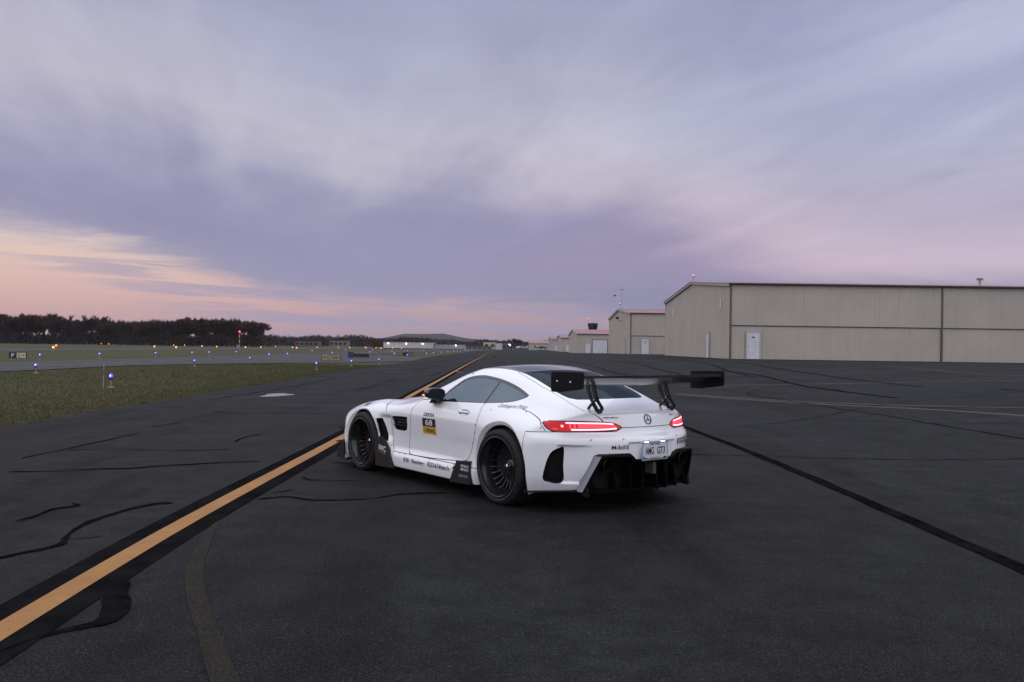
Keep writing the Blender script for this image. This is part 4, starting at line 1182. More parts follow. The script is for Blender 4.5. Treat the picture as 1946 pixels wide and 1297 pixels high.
def bodyF(x,y,z):
    ya=np.abs(y)
    w=bodyW(x,z)
    fs=(ya-w)*.93
    ft=(z-bil(TH,x,ya,TX[0],0))*.9
    f=smax(fs,ft,.06)
    fr=(bil(TR,ya,z,0,0)-x)*.9
    f=smax(f,fr,.035)
    ff=(x-bil(TF,ya,z,0,0))*.85
    f=smax(f,ff,.07)
    sc=sstep(-.655,-.675,x)*sstep(-.885,-.70,x)*sstep(.262,.285,z)*sstep(.603,.585,z)*sstep(.50,.6,ya)
    f=f+.034*sc                                                                       # scoop inboard of the rear side vent
    pr=sstep(.300,.275,ya)*sstep(.625,.610,z)*sstep(.44,.46,z)*sstep(-.7,-.8,x)
    f=f+.016*pr                                                                       # number plate recess
    zb=.125+.05*sstep(-.35,-.5,x)+.10*np.clip(-x-.45,0,1)
    f=smax(f,(zb-z),.012)
    for c in (RA,FA):
        grow=.034*sstep(w-.045,w+.0,ya)
        C=np.maximum(archsd(x,z,c)-grow,.58-ya)
        f=smax(f,-C,.010)
    C=np.maximum(sdpoly(DIFCUT,ya,z),x+.84)
    f=smax(f,-C,.006)                                                                 # opening of the diffuser
    for P,dep,k in CARVE:
        C=np.maximum(sdpoly(P,x,z),(w-dep)-ya)
        f=smax(f,-C,k)
    return f
def surface_nets(h):
    x0,x1,z0,z1,y1=-1.12,3.62,.09,1.31,1.06
    xs=np.arange(x0,x1,h); zs=np.arange(z0,z1,h); ys=(np.arange(int(y1/h))-.5)*h
    F=np.empty((len(xs),len(ys),len(zs)),np.float32)
    Y,Z=np.meshgrid(ys,zs,indexing='ij')
    for i,x in enumerate(xs): F[i]=bodyF(np.full(Y.shape,x),Y,Z)
    S=F<0
    cells={}
    c=np.zeros((len(xs)-1,len(ys)-1,len(zs)-1),np.int8)
    for a in (0,1):
        for b in (0,1):
            for d in (0,1): c+=S[a:a+len(xs)-1,b:b+len(ys)-1,d:d+len(zs)-1]
    act=(c>0)&(c<8)
    I=np.argwhere(act); idx=np.full(act.shape,-1,np.int64); idx[act]=np.arange(len(I))
    # vertex = mean of edge crossings
    P=np.zeros((len(I),3)); N=np.zeros(len(I)); o=np.array([[a,b,d] for a in (0,1) for b in (0,1) for d in (0,1)])
    for a in range(8):
        for ax in range(3):
            if o[a][ax]==0:
                b=o[a].copy(); b[ax]=1
                fa=F[tuple((I+o[a]).T)]; fb=F[tuple((I+b).T)]
                m=(fa<0)!=(fb<0)
                t=np.where(m,fa/(np.where(m,fa-fb,1)),0)
                q=np.repeat(o[a][None].astype(float),len(I),0); q[:,ax]+=t
                P[m]+=q[m]; N[m]+=1
    P=(I+P/N[:,None])*h+np.array([xs[0],ys[0],zs[0]])
    Q=[]
    for ax in range(3):
        sl=[slice(None)]*3; sh=[slice(None)]*3; sl[ax]=slice(0,-1); sh[ax]=slice(1,None)
        A=S[tuple(sl)]; B=S[tuple(sh)]
        E=np.argwhere(A!=B); u,v=[(1,2),(2,0),(0,1)][ax]
        ok=(E[:,u]>0)&(E[:,v]>0)&(E[:,u]<act.shape[u])&(E[:,v]<act.shape[v])&(E[:,ax]<act.shape[ax])
        E=E[ok]; ins=A[tuple(E.T)]
        q=[]
        for du,dv in ((-1,-1),(0,-1),(0,0),(-1,0)):
            e=E.copy(); e[:,u]+=du; e[:,v]+=dv; q.append(idx[tuple(e.T)])
        q=np.stack(q,1); q[~ins]=q[~ins][:,::-1]
        Q.append(q)
    Q=np.concatenate(Q); Q=Q[(Q>=0).all(1)]
    on=I[:,1]==0
    # project on the surface
    for it in range(4):
        f=bodyF(*P.T); e=.002; G=np.zeros_like(P)
        for k in range(3):
            d=np.zeros(3); d[k]=e
            G[:,k]=(bodyF(*(P+d).T)-bodyF(*(P-d).T))/(2*e)
        st=-(f/np.maximum((G**2).sum(1),.2))[:,None]*G
        st=np.clip(st,-.5*h,.5*h); P=P+st*.9; P[on,1]=0
    # relax a little along the surface
    for it in range(2):
        acc=np.zeros_like(P); n=np.zeros(len(P))
        for a in range(4):
            np.add.at(acc,Q[:,a],P[Q[:,(a+1)%4]]); np.add.at(acc,Q[:,a],P[Q[:,(a+3)%4]]); np.add.at(n,Q[:,a],2)
        M=acc/n[:,None]; P=P+.35*(M-P); P[on,1]=0
    return P,Q
# ---- car materials
def paint_nodes(N, b):
    v = objco(N)
    n = N.noise(v, 900., 2, .5)
    N.link(N.mix(N.sm(n, .4, .6), (.86, .865, .88), (.89, .895, .91)), b.inputs['Base Color'])
    b.inputs['Roughness'].default_value = .22
M_PAINT = mat('white_pearl_paint', (.88, .88, .9), .3, coat=1., spec=.6, build=paint_nodes)
M_GLOSSBLACK = mat('gloss_black', (.008, .008, .010), .12, coat=.6, spec=.5)
M_SATIN = mat('satin_black', (.010, .010, .011), .42, spec=.4, build=vary((.008, .008, .009), (.015, .015, .016), 9., co=objco))
M_MATT = mat('matt_black', (.006, .006, .0065), .8, spec=.2)
M_GAPM = mat('panel_gap', (.012, .012, .016), .9, spec=.1)
def carbon_nodes(N, b):
    v = objco(N)
    w1 = N.n('ShaderNodeTexChecker'); N.link(v, w1.inputs[0]); w1.inputs['Scale'].default_value = 180.
    w1.inputs[1].default_value = (.006, .006, .007, 1); w1.inputs[2].default_value = (.012, .012, .013, 1)
    N.link(w1.outputs[0], b.inputs['Base Color'])
M_CARBON = mat('carbon_fibre', (.010, .010, .011), .34, coat=.25, spec=.4, build=carbon_nodes)
def tinted(name, tint, gl, rough=.02, k=1.15):
    m = bpy.data.materials.new(name); m.use_nodes = True
    N = NT(m.node_tree); N.nt.nodes.clear()
    tr = N.n('ShaderNodeBsdfTransparent'); tr.inputs[0].default_value = (*tint, 1)
    g = N.n('ShaderNodeBsdfGlossy'); g.inputs[0].default_value = (.72, .88, 1., 1); g.inputs[1].default_value = rough
    fr = N.n('ShaderNodeFresnel'); fr.inputs[0].default_value = 1.55
    mx = N.n('ShaderNodeMixShader')
    N.link(N.m('ADD', N.m('MULTIPLY', fr.outputs[0], k), gl, clamp=True), mx.inputs[0])
    N.link(tr.outputs[0], mx.inputs[1]); N.link(g.outputs[0], mx.inputs[2])
    o = N.n('ShaderNodeOutputMaterial'); N.link(mx.outputs[0], o.inputs[0])
    return m
M_GLASS = tinted('tinted_side_glass', (.26, .30, .33), .12)
M_REARGLASS = tinted('dark_rear_glass', (.05, .055, .06), .0, k=.42)
M_WSGLASS = tinted('windscreen_glass', (.45, .48, .48), .05)
M_ROOFGLASS = mat('black_glass_roof', (.006, .007, .009), .06, coat=.5, spec=.6)
M_RUBBER = mat('tyre_rubber', (.018, .018, .018), .75, spec=.3, build=vary((.013, .013, .0135), (.028, .027, .027), 30., co=objco, bmp=(160., .3, .004)))
M_RIM = mat('black_wheel_lacquer', (.012, .012, .013), .28, coat=.4)
M_RIMLIP = mat('dark_anodised_lip', (.030, .031, .034), .22, metal=.6)
M_CHROME = mat('chrome', (.75, .78, .82), .12, metal=1.)
M_DISC = mat('brake_iron', (.10, .095, .09), .45, metal=.8)
M_CALIPER = mat('red_caliper', (.11, .006, .007), .35, coat=.5)
M_TAILRED = mat('tail_lamp_red', (.22, .003, .006), .15, coat=.2, spec=.3, emit=(1., .006, .016), ek=.45)
M_TAILGLOW = mat('tail_lamp_glow', (.8, .1, .1), .2, emit=(1., .014, .032), ek=4.0)
M_TAILBAR = mat('tail_lamp_bar', (1, .6, .6), .2, emit=(1., .20, .24), ek=4.6)
M_TAILDARK = mat('tail_lamp_dark', (.05, .003, .006), .1, coat=.8)
M_PLATEW = mat('plate_white', (.62, .64, .68), .45)
M_NAVY = mat('navy_print', (.012, .016, .045), .5)
M_BLACKPRINT = mat('black_print', (.014, .015, .022), .5)
M_GREYPRINT = mat('grey_script_print', (.26, .30, .36), .5)
M_WHITEPRINT = mat('white_print', (.72, .72, .72), .5)
M_ORPRINT = mat('orange_print', (.55, .20, .10), .5)
M_BLUEPRINT = mat('blue_print', (.05, .12, .35), .5)
M_YELPRINT = mat('yellow_print', (.62, .36, .02), .45)
M_LEATHER = mat('cabin_black', (.010, .010, .011), .7, build=vary((.008, .008, .009), (.016, .015, .015), 20., co=objco))
M_SEAT = mat('seat_grey', (.05, .05, .055), .7)

def build_body():
    P, Q = surface_nets(.0105)
    s = Skin(P, Q)
    C, N = s.C, s.N
    w = bodyW(C[:, 0], C[:, 2])
    for c, nm in ((RA, 'well'), (FA, 'well')):
        a = archsd(C[:, 0], C[:, 2], c)
        s.lab[(a < .02) & (C[:, 1] < w - .045) & (C[:, 2] < 1.0)] = s.idx('well')
    s.lab[(s.lab == 0) & (N[:, 2] < -.75) & (C[:, 2] < .30)] = s.idx('floor')
    side = lambda C, N: (C[:, 1] > .45) & (N[:, 1] > .15)
    top = lambda C, N: (N[:, 2] > .12) & (C[:, 2] > .55)
    rear = lambda C, N: (N[:, 0] < -.10) & (C[:, 0] < -.35)
    xz = lambda Pg: (lambda V: sdpoly(Pg, V[:, 0], V[:, 2]))
    xy = lambda Pg: (lambda V: sdpoly(Pg, V[:, 0], V[:, 1]))
    yz = lambda Pg: (lambda V: sdpoly(Pg, V[:, 1], V[:, 2]))
    # side glass with its black surround
    s.region('window_trim', xz(P_DLO), side)
    trimw = lambda V: sdpoly(P_DLO, V[:, 0], V[:, 2]) + .009 + .013 * sstep(.93, 1.02, V[:, 2])
    s.region('sideglass', trimw, side, ('window_trim',))
    pil = lambda V: V[:, 0] - np.interp(V[:, 2], [.88, .905, 1.0, 1.13, 1.2], [.388, .395, .41, .430, .44])
    s.region('quarter_window', lambda V: pil(V) + .010, side, ('sideglass',))
    s.region('sidepillar', lambda V: pil(V) - .010, side, ('sideglass',))
    # roof, rear glass, windscreen
    s.region('blackroof', xy(np.array(ROOFB)), top, gap=.006)
    s.region('rear_window', lambda V: V[:, 0] - (.245 + .02 * V[:, 1] ** 2 * 8), top, ('blackroof',), gap=.008)
    s.region('windscreen', xy(np.array(WSCREEN)), top, gap=.012)
    s.region('hood', xy(np.array(HOOD)), top, gap=.007)
    s.region('hood_vent', xy(np.array(HVENT)), top)
    # door, fenders
    s.region('door', xz(P_DOOR), side, gap=.0075)
    fs = np.concatenate([P_FSEAM, [[3.02, .10], [3.06, .55], [2.98, .70], [2.75, .86]]])
    ff = lambda V: np.maximum(sdpoly(fs, V[:, 0], V[:, 2]), .735 - V[:, 1])
    s.region('front_fender', ff, lambda C, N: (C[:, 1] > .5), gap=.007)
    s.region('side_vent', xz(P_SVENT), side)
    s.region('arch_vent', xz(P_FVENT), side, ('front_fender',))
    sill = lambda V: np.maximum.reduce([V[:, 2] - .286, V[:, 0] - 1.955, .345 - V[:, 0]])
    s.region('side_sill', sill, side, gap=.006)
    # rear
    s.region('lampbezel', yz(P_TAIL), rear, gap=.005)
    s.region('lampface', lambda V: sdpoly(P_TAIL, V[:, 1], V[:, 2]) + .009, rear, ('lampbezel',))
    zb = lambda V: np.interp(V[:, 1], [0, .30, .36, .80, 1.1], [.747, .747, .714, .709, .70])
    s.region('rear_bumper', lambda V: np.maximum(V[:, 2] - zb(V), V[:, 0] + .40), lambda C, N: C[:, 0] < -.3, gap=.006)
    yh = lambda V: np.interp(V[:, 0], [-.85, -.80, -.72, -.546, -.39, -.247, -.086, .123, .33], [.45, .50, .54, .524, .521, .531, .534, .519, .49])
    s.region('hatch', lambda V: np.maximum.reduce([V[:, 1] - yh(V), V[:, 0] - .33]), lambda C, N: (C[:, 0] < .4) & (C[:, 2] > .70), gap=.006)
    s.region('rear_side_vent', xz(P_RVENT), side, ('rear_bumper',))
    s.lab[np.isin(s.lab, [0, s.idx('rear_bumper'), s.idx('gap')]) & (sdpoly(DIFCUT, s.C[:, 1], s.C[:, 2]) < .004) & (s.C[:, 0] < -.6) & (s.C[:, 0] > -.86)] = s.idx('recess')
    ins = np.isin(s.lab, [0, s.idx('rear_bumper')]) & (s.C[:, 0] < -.6) & (sdpoly(DIFCUT, s.C[:, 1], s.C[:, 2]) < .006) & (s.N[:, 0] > -.55)
    s.lab[ins] = s.idx('recess')
    # groove of the bolted rear flare
    fl = cat_rom(FLARE, 5, False)
    flc = np.concatenate([fl, [[-.55, .3], [.25, .3]]])
    s.groove(xz(flc), lambda C, N: (C[:, 1] > .45) & (C[:, 2] > .715) & (C[:, 0] < -.14), ('body',), .0042)
    return s

def panel(s, name_in, name, m, parent=car, offset=0., skirt=.012, both='mirror', smooth=True, zf=None):
    """make part(s) from the faces of one label: both = 'mirror' two objects, 'join' one across the centre"""
    li = s.names.index(name_in)
    ids = np.where(s.lab == li)[0]
    if len(ids) == 0: print('EMPTY', name_in); return []
    faces = [list(s.F[i, :s.n[i]]) for i in ids]
    used = sorted({v for f in faces for v in f})
    rm = {v: k for k, v in enumerate(used)}
    V = s.V[used].copy()
    Nv = VN[used]
    V = V + Nv * offset
    Fl = [[rm[v] for v in f] for f in faces]
    Nn = Nv.copy()
    nsurf = len(V)
    if skirt:
        cnt = {}
        for f in Fl:
            for i in range(len(f)):
                a, b = f[i], f[(i + 1) % len(f)]
                if a != b: cnt[(a, b)] = 1
        bd = [(a, b) for (a, b) in cnt if (b, a) not in cnt and not (abs(V[a, 1]) < 1e-6 and abs(V[b, 1]) < 1e-6)]
        ext = {}
        VV, SF = list(V), []
        for a, b in bd:
            for q in (a, b):
                if q not in ext:
                    ext[q] = len(VV); VV.append(V[q] - Nv[q] * skirt)
            SF.append([b, a, ext[a], ext[b]])
        V = np.array(VV)
    else: SF = []
    def mk(V, Fl, SF, flip, VNn):
        me = bpy.data.meshes.new(name)
        fl = [f[::-1] for f in Fl + SF] if flip else Fl + SF
        me.from_pydata(V.tolist(), [], fl)
        me.polygons.foreach_set('use_smooth', np.ones(len(fl), bool))
        # shade the panel with the normals of the unbroken body surface
        nl = len(me.loops)
        lv = np.empty(nl, int); me.loops.foreach_get('vertex_index', lv)
        pn = np.empty(len(fl) * 3); me.polygons.foreach_get('normal', pn); pn = pn.reshape(-1, 3)
        lt = np.empty(len(fl), int); me.polygons.foreach_get('loop_total', lt)
        ln = np.repeat(pn, lt, 0)
        surf = np.repeat(np.arange(len(fl)) < len(Fl), lt)
        if smooth: ln[surf] = VNn[lv[surf]]
        me.normals_split_custom_set(ln.tolist())
        return me
    out = []
    if both == 'join':
        n = len(V)
        keep = np.abs(V[:, 1]) < 1e-6
        map2 = np.arange(n) + n
        Vm = V * [1, -1, 1]
        newi = np.where(keep, np.arange(n), 0)
        idx = n + np.cumsum(~keep) - 1
        map2 = np.where(keep, np.arange(n), idx)
        VA = np.concatenate([V, Vm[~keep]])
        FA_ = Fl + [[int(map2[v]) for v in f[::-1]] for f in Fl]
        SA = SF + [[int(map2[v]) for v in f[::-1]] for f in SF]
        Nf = np.concatenate([Nn, np.tile([[0., 0., 1.]], (n - nsurf, 1))])
        me = mk(VA, FA_, SA, False, np.concatenate([Nf, (Nf * [1, -1, 1])[~keep]]))
        out.append(link(name, me, m, parent))
    else:
        for sg in ((1, -1) if both == 'mirror' else (1,)):
            Nf = np.concatenate([Nn, np.tile([[0., 0., 1.]], (len(V) - nsurf, 1))])
            me = mk(V * [1, sg, 1], Fl, SF, sg < 0, Nf * [1, sg, 1])
            out.append(link(name, me, m, parent))
    return out

S = build_body()
def vert_normals(s):
    e = .004
    G = np.stack([bodyF(*(s.V + d).T) - bodyF(*(s.V - d).T) for d in np.eye(3) * e], 1)
    G[np.abs(s.V[:, 1]) < 1e-6, 1] = 0
    return G / np.maximum(np.linalg.norm(G, axis=1), 1e-9)[:, None]
VN = vert_normals(S)
body = panel(S, 'body', 'body_shell', M_PAINT, both='join', skirt=.012)[0]
panel(S, 'gap', 'panel_gap', M_GAPM, offset=-.0012, both='join', skirt=0)
panel(S, 'well', 'wheel_well', M_MATT, both='join', skirt=0)
panel(S, 'recess', 'diffuser_recess', M_MATT, both='join', skirt=0)
panel(S, 'floor', 'underbody', M_MATT, both='join', skirt=0)
panel(S, 'window_trim', 'window_trim', M_GLOSSBLACK, skirt=.01)
panel(S, 'sidepillar', 'window_pillar', M_GLOSSBLACK, skirt=.01)
side_win = panel(S, 'sideglass', 'door_window', M_GLASS, offset=-.003, skirt=0)
panel(S, 'quarter_window', 'quarter_window', M_GLASS, offset=-.003, skirt=0)
panel(S, 'blackroof', 'roof_panel', M_ROOFGLASS, both='join')
panel(S, 'rear_window', 'rear_window', M_REARGLASS, both='join', skirt=0, offset=-.001)
panel(S, 'windscreen', 'windscreen', M_WSGLASS, both='join', skirt=0, offset=-.002)
panel(S, 'hood', 'bonnet', M_PAINT, both='join')
panel(S, 'hood_vent', 'bonnet_vent', M_SATIN, offset=-.012)
doors = panel(S, 'door', 'door', M_PAINT)
fends = panel(S, 'front_fender', 'front_fender', M_PAINT)
svents = panel(S, 'side_vent', 'side_vent', M_MATT, offset=-.035, skirt=-.035)
avents = panel(S, 'arch_vent', 'arch_vent', M_MATT, offset=-.05, skirt=-.05)
sills = panel(S, 'side_sill', 'side_sill', M_PAINT)
bumper = panel(S, 'rear_bumper', 'rear_bumper', M_PAINT, both='join')[0]
hatch = panel(S, 'hatch', 'tailgate', M_PAINT, both='join')[0]
rvents = panel(S, 'rear_side_vent', 'rear_side_vent', M_MATT, offset=-.04, skirt=-.04)
lampb = panel(S, 'lampbezel', 'tail_lamp', M_TAILDARK)
lampf = panel(S, 'lampface', 'lamp_lens', M_TAILRED, parent=None, offset=.007, skirt=.014)
for a, b in zip(lampb, lampf): b.parent = a

# ---- laying flat prints and thin parts on the body
def on_side(x, z, off=.0015, sg=1):
    x, z = np.asarray(x, float), np.asarray(z, float)
    lo, hi = np.full(x.shape, .3), np.full(x.shape, 1.15)
    for _ in range(34):
        m_ = (lo + hi) / 2
        ins = bodyF(x, m_, z) < 0
        lo = np.where(ins, m_, lo); hi = np.where(ins, hi, m_)
    return np.stack([x, sg * (hi + off), z], -1)
def on_rear(y, z, off=.0015):
    y, z = np.asarray(y, float), np.asarray(z, float)
    lo, hi = np.full(y.shape, -1.2), np.full(y.shape, -.35)
    for _ in range(34):
        m_ = (lo + hi) / 2
        ins = bodyF(m_, y, z) < 0
        hi = np.where(ins, m_, hi); lo = np.where(ins, lo, m_)
    return np.stack([lo - off, y, z], -1)
def on_top(x, y, off=.0015):
    x, y = np.asarray(x, float), np.asarray(y, float)
    lo, hi = np.full(x.shape, .4), np.full(x.shape, 1.35)
    for _ in range(34):
        m_ = (lo + hi) / 2
        ins = bodyF(x, y, m_) < 0
        lo = np.where(ins, m_, lo); hi = np.where(ins, hi, m_)
    return np.stack([x, y, hi + off], -1)

def quad2d(x0, x1, z0, z1, nx=6, nz=4):
    gx_, gz_ = np.meshgrid(np.linspace(x0, x1, nx), np.linspace(z0, z1, nz), indexing='ij')
    V = np.stack([gx_.ravel(), gz_.ravel()], 1)
    Fs = [(i * nz + j, (i + 1) * nz + j, (i + 1) * nz + j + 1, i * nz + j + 1) for i in range(nx - 1) for j in range(nz - 1)]
    return V, Fs
def patch(name, V3, Fs, m, parent):
    return MB().add(V3, Fs).obj(name, m, parent, fix=False)
def side_text(name, s_, cx, cz, w, h, m, parent, slope=0., shear=0., sg=1, off=.0022):
    V, Fs = fit_text(s_, w, h)
    u = V[:, 0] + V[:, 1] * shear
    x = cx - sg * u
    z = cz + V[:, 1] + slope * u
    return patch(name, on_side(x, z, off, sg), Fs, m, parent)
def rear_text(name, s_, cy, cz, w, h, m, parent, slope=0., shear=0., off=.0022):
    V, Fs = fit_text(s_, w, h)
    u = V[:, 0] + V[:, 1] * shear
    return patch(name, on_rear(cy - u, cz + V[:, 1] + slope * u, off), Fs, m, parent)
# ---- door decals, handles, mirrors, vents (left and right)
for sg, dr, fe, sv, si in zip((1, -1), doors, fends, svents, sills):
    V, Fs = quad2d(1.372, 1.118, .608, .692)
    patch('number_board', on_side(V[:, 0], V[:, 1] , .0016, sg), Fs, M_NAVY, dr)
    V, Fs = quad2d(1.372, 1.118, .531, .6075)
    patch('sponsor_board', on_side(V[:, 0], V[:, 1], .0016, sg), Fs, M_YELPRINT, dr)
    side_text('race_number', '68', 1.245, .650, .135, .062, M_WHITEPRINT, dr, sg=sg, off=.003)
    side_text('sponsor_text', '1 CPBNRG', 1.245, .568, .215, .040, M_NAVY, dr, sg=sg, off=.003)
    side_text('sponsor_text', 'DEKRA', 1.243, .731, .205, .036, M_NAVY, dr, shear=.2, sg=sg)
    side_text('sponsor_text', 'KW', 1.632, .224, .115, .050, M_BLACKPRINT, si, shear=.1, sg=sg)
    side_text('sponsor_text', 'Racing', 1.405, .222, .235, .052, M_BLACKPRINT, si, sg=sg)
    side_text('sponsor_text', 'RENNtech', 1.010, .232, .40, .048, M_BLACKPRINT, si, sg=sg)
    cr = [(0, 0), (.105, 0), (.105, .014), (.09, .014), (.09, .03), (.075, .03), (.075, .014), (.06, .014), (.06, .045), (.045, .045), (.045, .014), (.03, .014), (.03, .03), (.015, .03), (.015, .014), (0, .014)]
    for k, (zz, h_) in enumerate(((.242, 1.), (.205, .45))):
        pts = np.array(cr) * [1, h_]
        patch('sponsor_emblem', on_side(.755 - pts[:, 0], zz + pts[:, 1] + .0, .0022, sg), [tuple(range(16))], M_BLACKPRINT, si)
    # handle bar across its dish
    hx_ = np.linspace(.545, .725, 12)
    pts = on_side(hx_, np.full(12, .800), .012, sg)
    pts[:, 1] = sg * (np.interp(hx_, [.545, .635, .725], [.931, .9335, .930]) - .004)
    hb = MB()
    for k in range(11):
        pass
    hb.tube([tuple(q) for q in pts], [.004] + [.010] * 10 + [.004], 8).obj('handle', M_PAINT, dr, smooth='all')
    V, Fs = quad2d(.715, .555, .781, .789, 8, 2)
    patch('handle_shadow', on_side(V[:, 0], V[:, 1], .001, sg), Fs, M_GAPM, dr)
    # side vent fins and badge
    for zf in (.640, .578):
        xs_ = np.linspace(1.99, 1.70, 8)
        y0 = on_side(xs_, np.full(8, zf), .003, sg)[:, 1]
        b = MB()
        for k in range(7):
            b.add([(xs_[k], y0[k], zf - .004), (xs_[k + 1], y0[k + 1], zf - .004), (xs_[k + 1], y0[k + 1], zf + .004), (xs_[k], y0[k], zf + .004),
                   (xs_[k], y0[k] - sg * .05, zf - .004), (xs_[k + 1], y0[k + 1] - sg * .05, zf - .004), (xs_[k + 1], y0[k + 1] - sg * .05, zf + .004), (xs_[k], y0[k] - sg * .05, zf + .004)],
                  [(0, 1, 2, 3), (4, 5, 6, 7), (0, 1, 5, 4), (3, 2, 6, 7)])
        b.obj('vent_fin', M_SATIN, sv)
    V, Fs = fit_text('V8 BITURBO', .185, .022)
    P3 = on_side(1.825 - sg * V[:, 0], .608 + V[:, 1], 0, sg); P3[:, 1] -= sg * .012
    patch('vent_badge', P3, Fs, M_CHROME, sv)
    # mirror
    mr = MB()
    prof = [(1.21, .42), (1.19, .75), (1.14, .93), (1.08, 1.0), (1.035, .97), (1.03, .94)]
    vs = []
    for xq, k in prof:
        for j in range(20):
            t = 2 * math.pi * j / 20
            cy_, sy_ = math.copysign(abs(math.cos(t)) ** .65, math.cos(t)), math.copysign(abs(math.sin(t)) ** .65, math.sin(t))
            yy = .975 + .092 * k * cy_ + (1.13 - xq) * .12 * cy_
            vs.append((xq, sg * yy, .958 + .058 * k * sy_ + .004 * cy_))
    fs_ = [(i * 20 + j, i * 20 + (j + 1) % 20, (i + 1) * 20 + (j + 1) % 20, (i + 1) * 20 + j) for i in range(5) for j in range(20)]
    mr.add(vs, fs_ + [tuple(range(19, -1, -1))])
    mo = mr.obj('mirror', M_GLOSSBLACK, car, smooth=True)
    MB().add([(1.034, q[1] * 1., q[2]) for q in vs[100:120]], [tuple(range(20))]).obj('mirror_glass', mat('mirror_glass', (.05, .055, .06), .05, metal=1.), mo)
    MB().prism([(1.24, .852), (1.10, .858), (1.09, .925), (1.17, .925)], 1, sg * .862, sg * .935).obj('mirror_foot', M_GLOSSBLACK, mo)
    MB().box(1.145, 1.175, sg * 1.052 - .004, sg * 1.052 + .004, .935, .947).obj('mirror_repeater', mat('amber_repeater', (.6, .2, .02), .3, emit=(1, .35, .03), ek=2.5), mo)
    # black blades fore and aft of the sill
    bf = MB().prism([(2.265, .10), (2.275, .39), (2.25, .425), (2.149, .428), (2.097, .396), (1.991, .292), (1.884, .112)], 1, sg * .945, sg * .985).obj('sill_blade', M_SATIN, car)
    V, Fs = fit_text('IWC', .155, .062)
    patch('sponsor_text', [(2.11 - sg * a, sg * .9875, .305 + b - .10 * a) for a, b in V], Fs, M_WHITEPRINT, bf)
    V, Fs = fit_text('SCHAFFHAUSEN', .155, .012)
    patch('sponsor_text', [(2.11 - sg * a, sg * .9875, .258 + b - .10 * a) for a, b in V], Fs, M_ORPRINT, bf)
    br_ = MB().prism([(.655, .327), (.442, .347), (.405, .128), (.775, .112)], 1, sg * .935, sg * .985).obj('sill_blade', M_SATIN, car)
    for q, (tx_, w_, h_, cx_, cz_, mm) in enumerate((('BENSCH', .13, .024, .505, .292, M_WHITEPRINT), ('IMPORTS', .13, .024, .508, .258, M_WHITEPRINT), ('SERVICE', .155, .026, .53, .196, M_GREYPRINT))):
        V, Fs = fit_text(tx_, w_, h_)
        patch('sponsor_text', [(cx_ - sg * a, sg * .9875, cz_ + b) for a, b in V], Fs, mm, br_)
    # script on the quarter and on the roof rail
    V, Fs = fit_text('Carbonerre Prints', .345, .034)
    patch('script_text', on_side(.0 - sg * (V[:, 0] + .35 * V[:, 1]), .893 + V[:, 1], .002, sg), Fs, M_GREYPRINT, body)
    V, Fs = fit_text('racing', .12, .018)
    patch('script_text', on_side(.93 - sg * V[:, 0], 1.168 + V[:, 1] - .2 * V[:, 0], .002, sg), Fs, M_GREYPRINT, body)
    # bolts of the flares
    for (bx, bz) in ((.228, .846), (.03, .872), (-.205, .853), (-.52, .738), (.385, .70), (.395, .625), (.43, .52), (2.145, .70), (2.02, .60), (1.965, .40), (1.80, .275), (1.70, .278), (1.20, .272), (.75, .278)):
        q = on_side(np.array([bx]), np.array([bz]), 0, sg)[0]
        MB().lathe([(.0065, -.004), (.0065, .0015), (.001, .003)], (q[0], q[1], q[2]), 1, 8).obj('bolt', M_SATIN, body) if sg > 0 else MB().lathe([(.0065, .004), (.0065, -.0015), (.001, -.003)], (q[0], q[1], q[2]), 1, 8).obj('bolt', M_SATIN, body)
    # thin side splitter under the rear bumper corner
    ys_ = np.array([.985, .965, .93, .88, .80, .72, .66, .63])
    zz_ = np.linspace(.186, .216, 8)
    px_ = on_rear(ys_, np.full(8, .26), 0)[:, 0]
    px_[0] = -.40; px_[1] = min(px_[1], -.44)
    b = MB()
    for k in range(7):
        o_ = [(px_[k], sg * ys_[k], zz_[k] - .012), (px_[k + 1], sg * ys_[k + 1], zz_[k + 1] - .012), (px_[k + 1] + .12, sg * (ys_[k + 1] - .10), zz_[k + 1] - .012), (px_[k] + .12, sg * (ys_[k] - .10), zz_[k] - .012)]
        b.add(o_ + [(p_[0], p_[1], p_[2] + .014) for p_ in o_], [(0, 1, 2, 3), (4, 5, 6, 7), (0, 1, 5, 4), (1, 2, 6, 5), (2, 3, 7, 6), (3, 0, 4, 7)])
    b.obj('rear_lip', M_CARBON, car)

# ---- front splitter with end plates
sp = MB()
pv_ = []
ysp = np.linspace(-1., 1., 25)
for y in ysp: pv_.append((3.56 - .42 * (abs(y) / .97) ** 3, y))
poly = pv_ + [(2.96, 1.0), (2.96, -1.0)]
sp.prism([(a, b) for a, b in poly], 2, .085, .105)
spl = sp.obj('front_splitter', M_CARBON, car)
for sg in (1, -1):
    MB().prism([(2.98, .10), (3.17, .10), (3.15, .20), (3.06, .30), (2.98, .30)], 1, sg * 1.0, sg * 1.012).obj('end_plate', M_CARBON, spl)
    for zz_, yy_ in ((.46, .90), (.30, .93)):
        MB().prism([(3.03, zz_), (3.22, zz_ - .03), (3.22, zz_ - .015), (3.03, zz_ + .015)], 1, sg * (yy_ - .08), sg * (yy_ + .07)).obj('canard', M_CARBON, car)
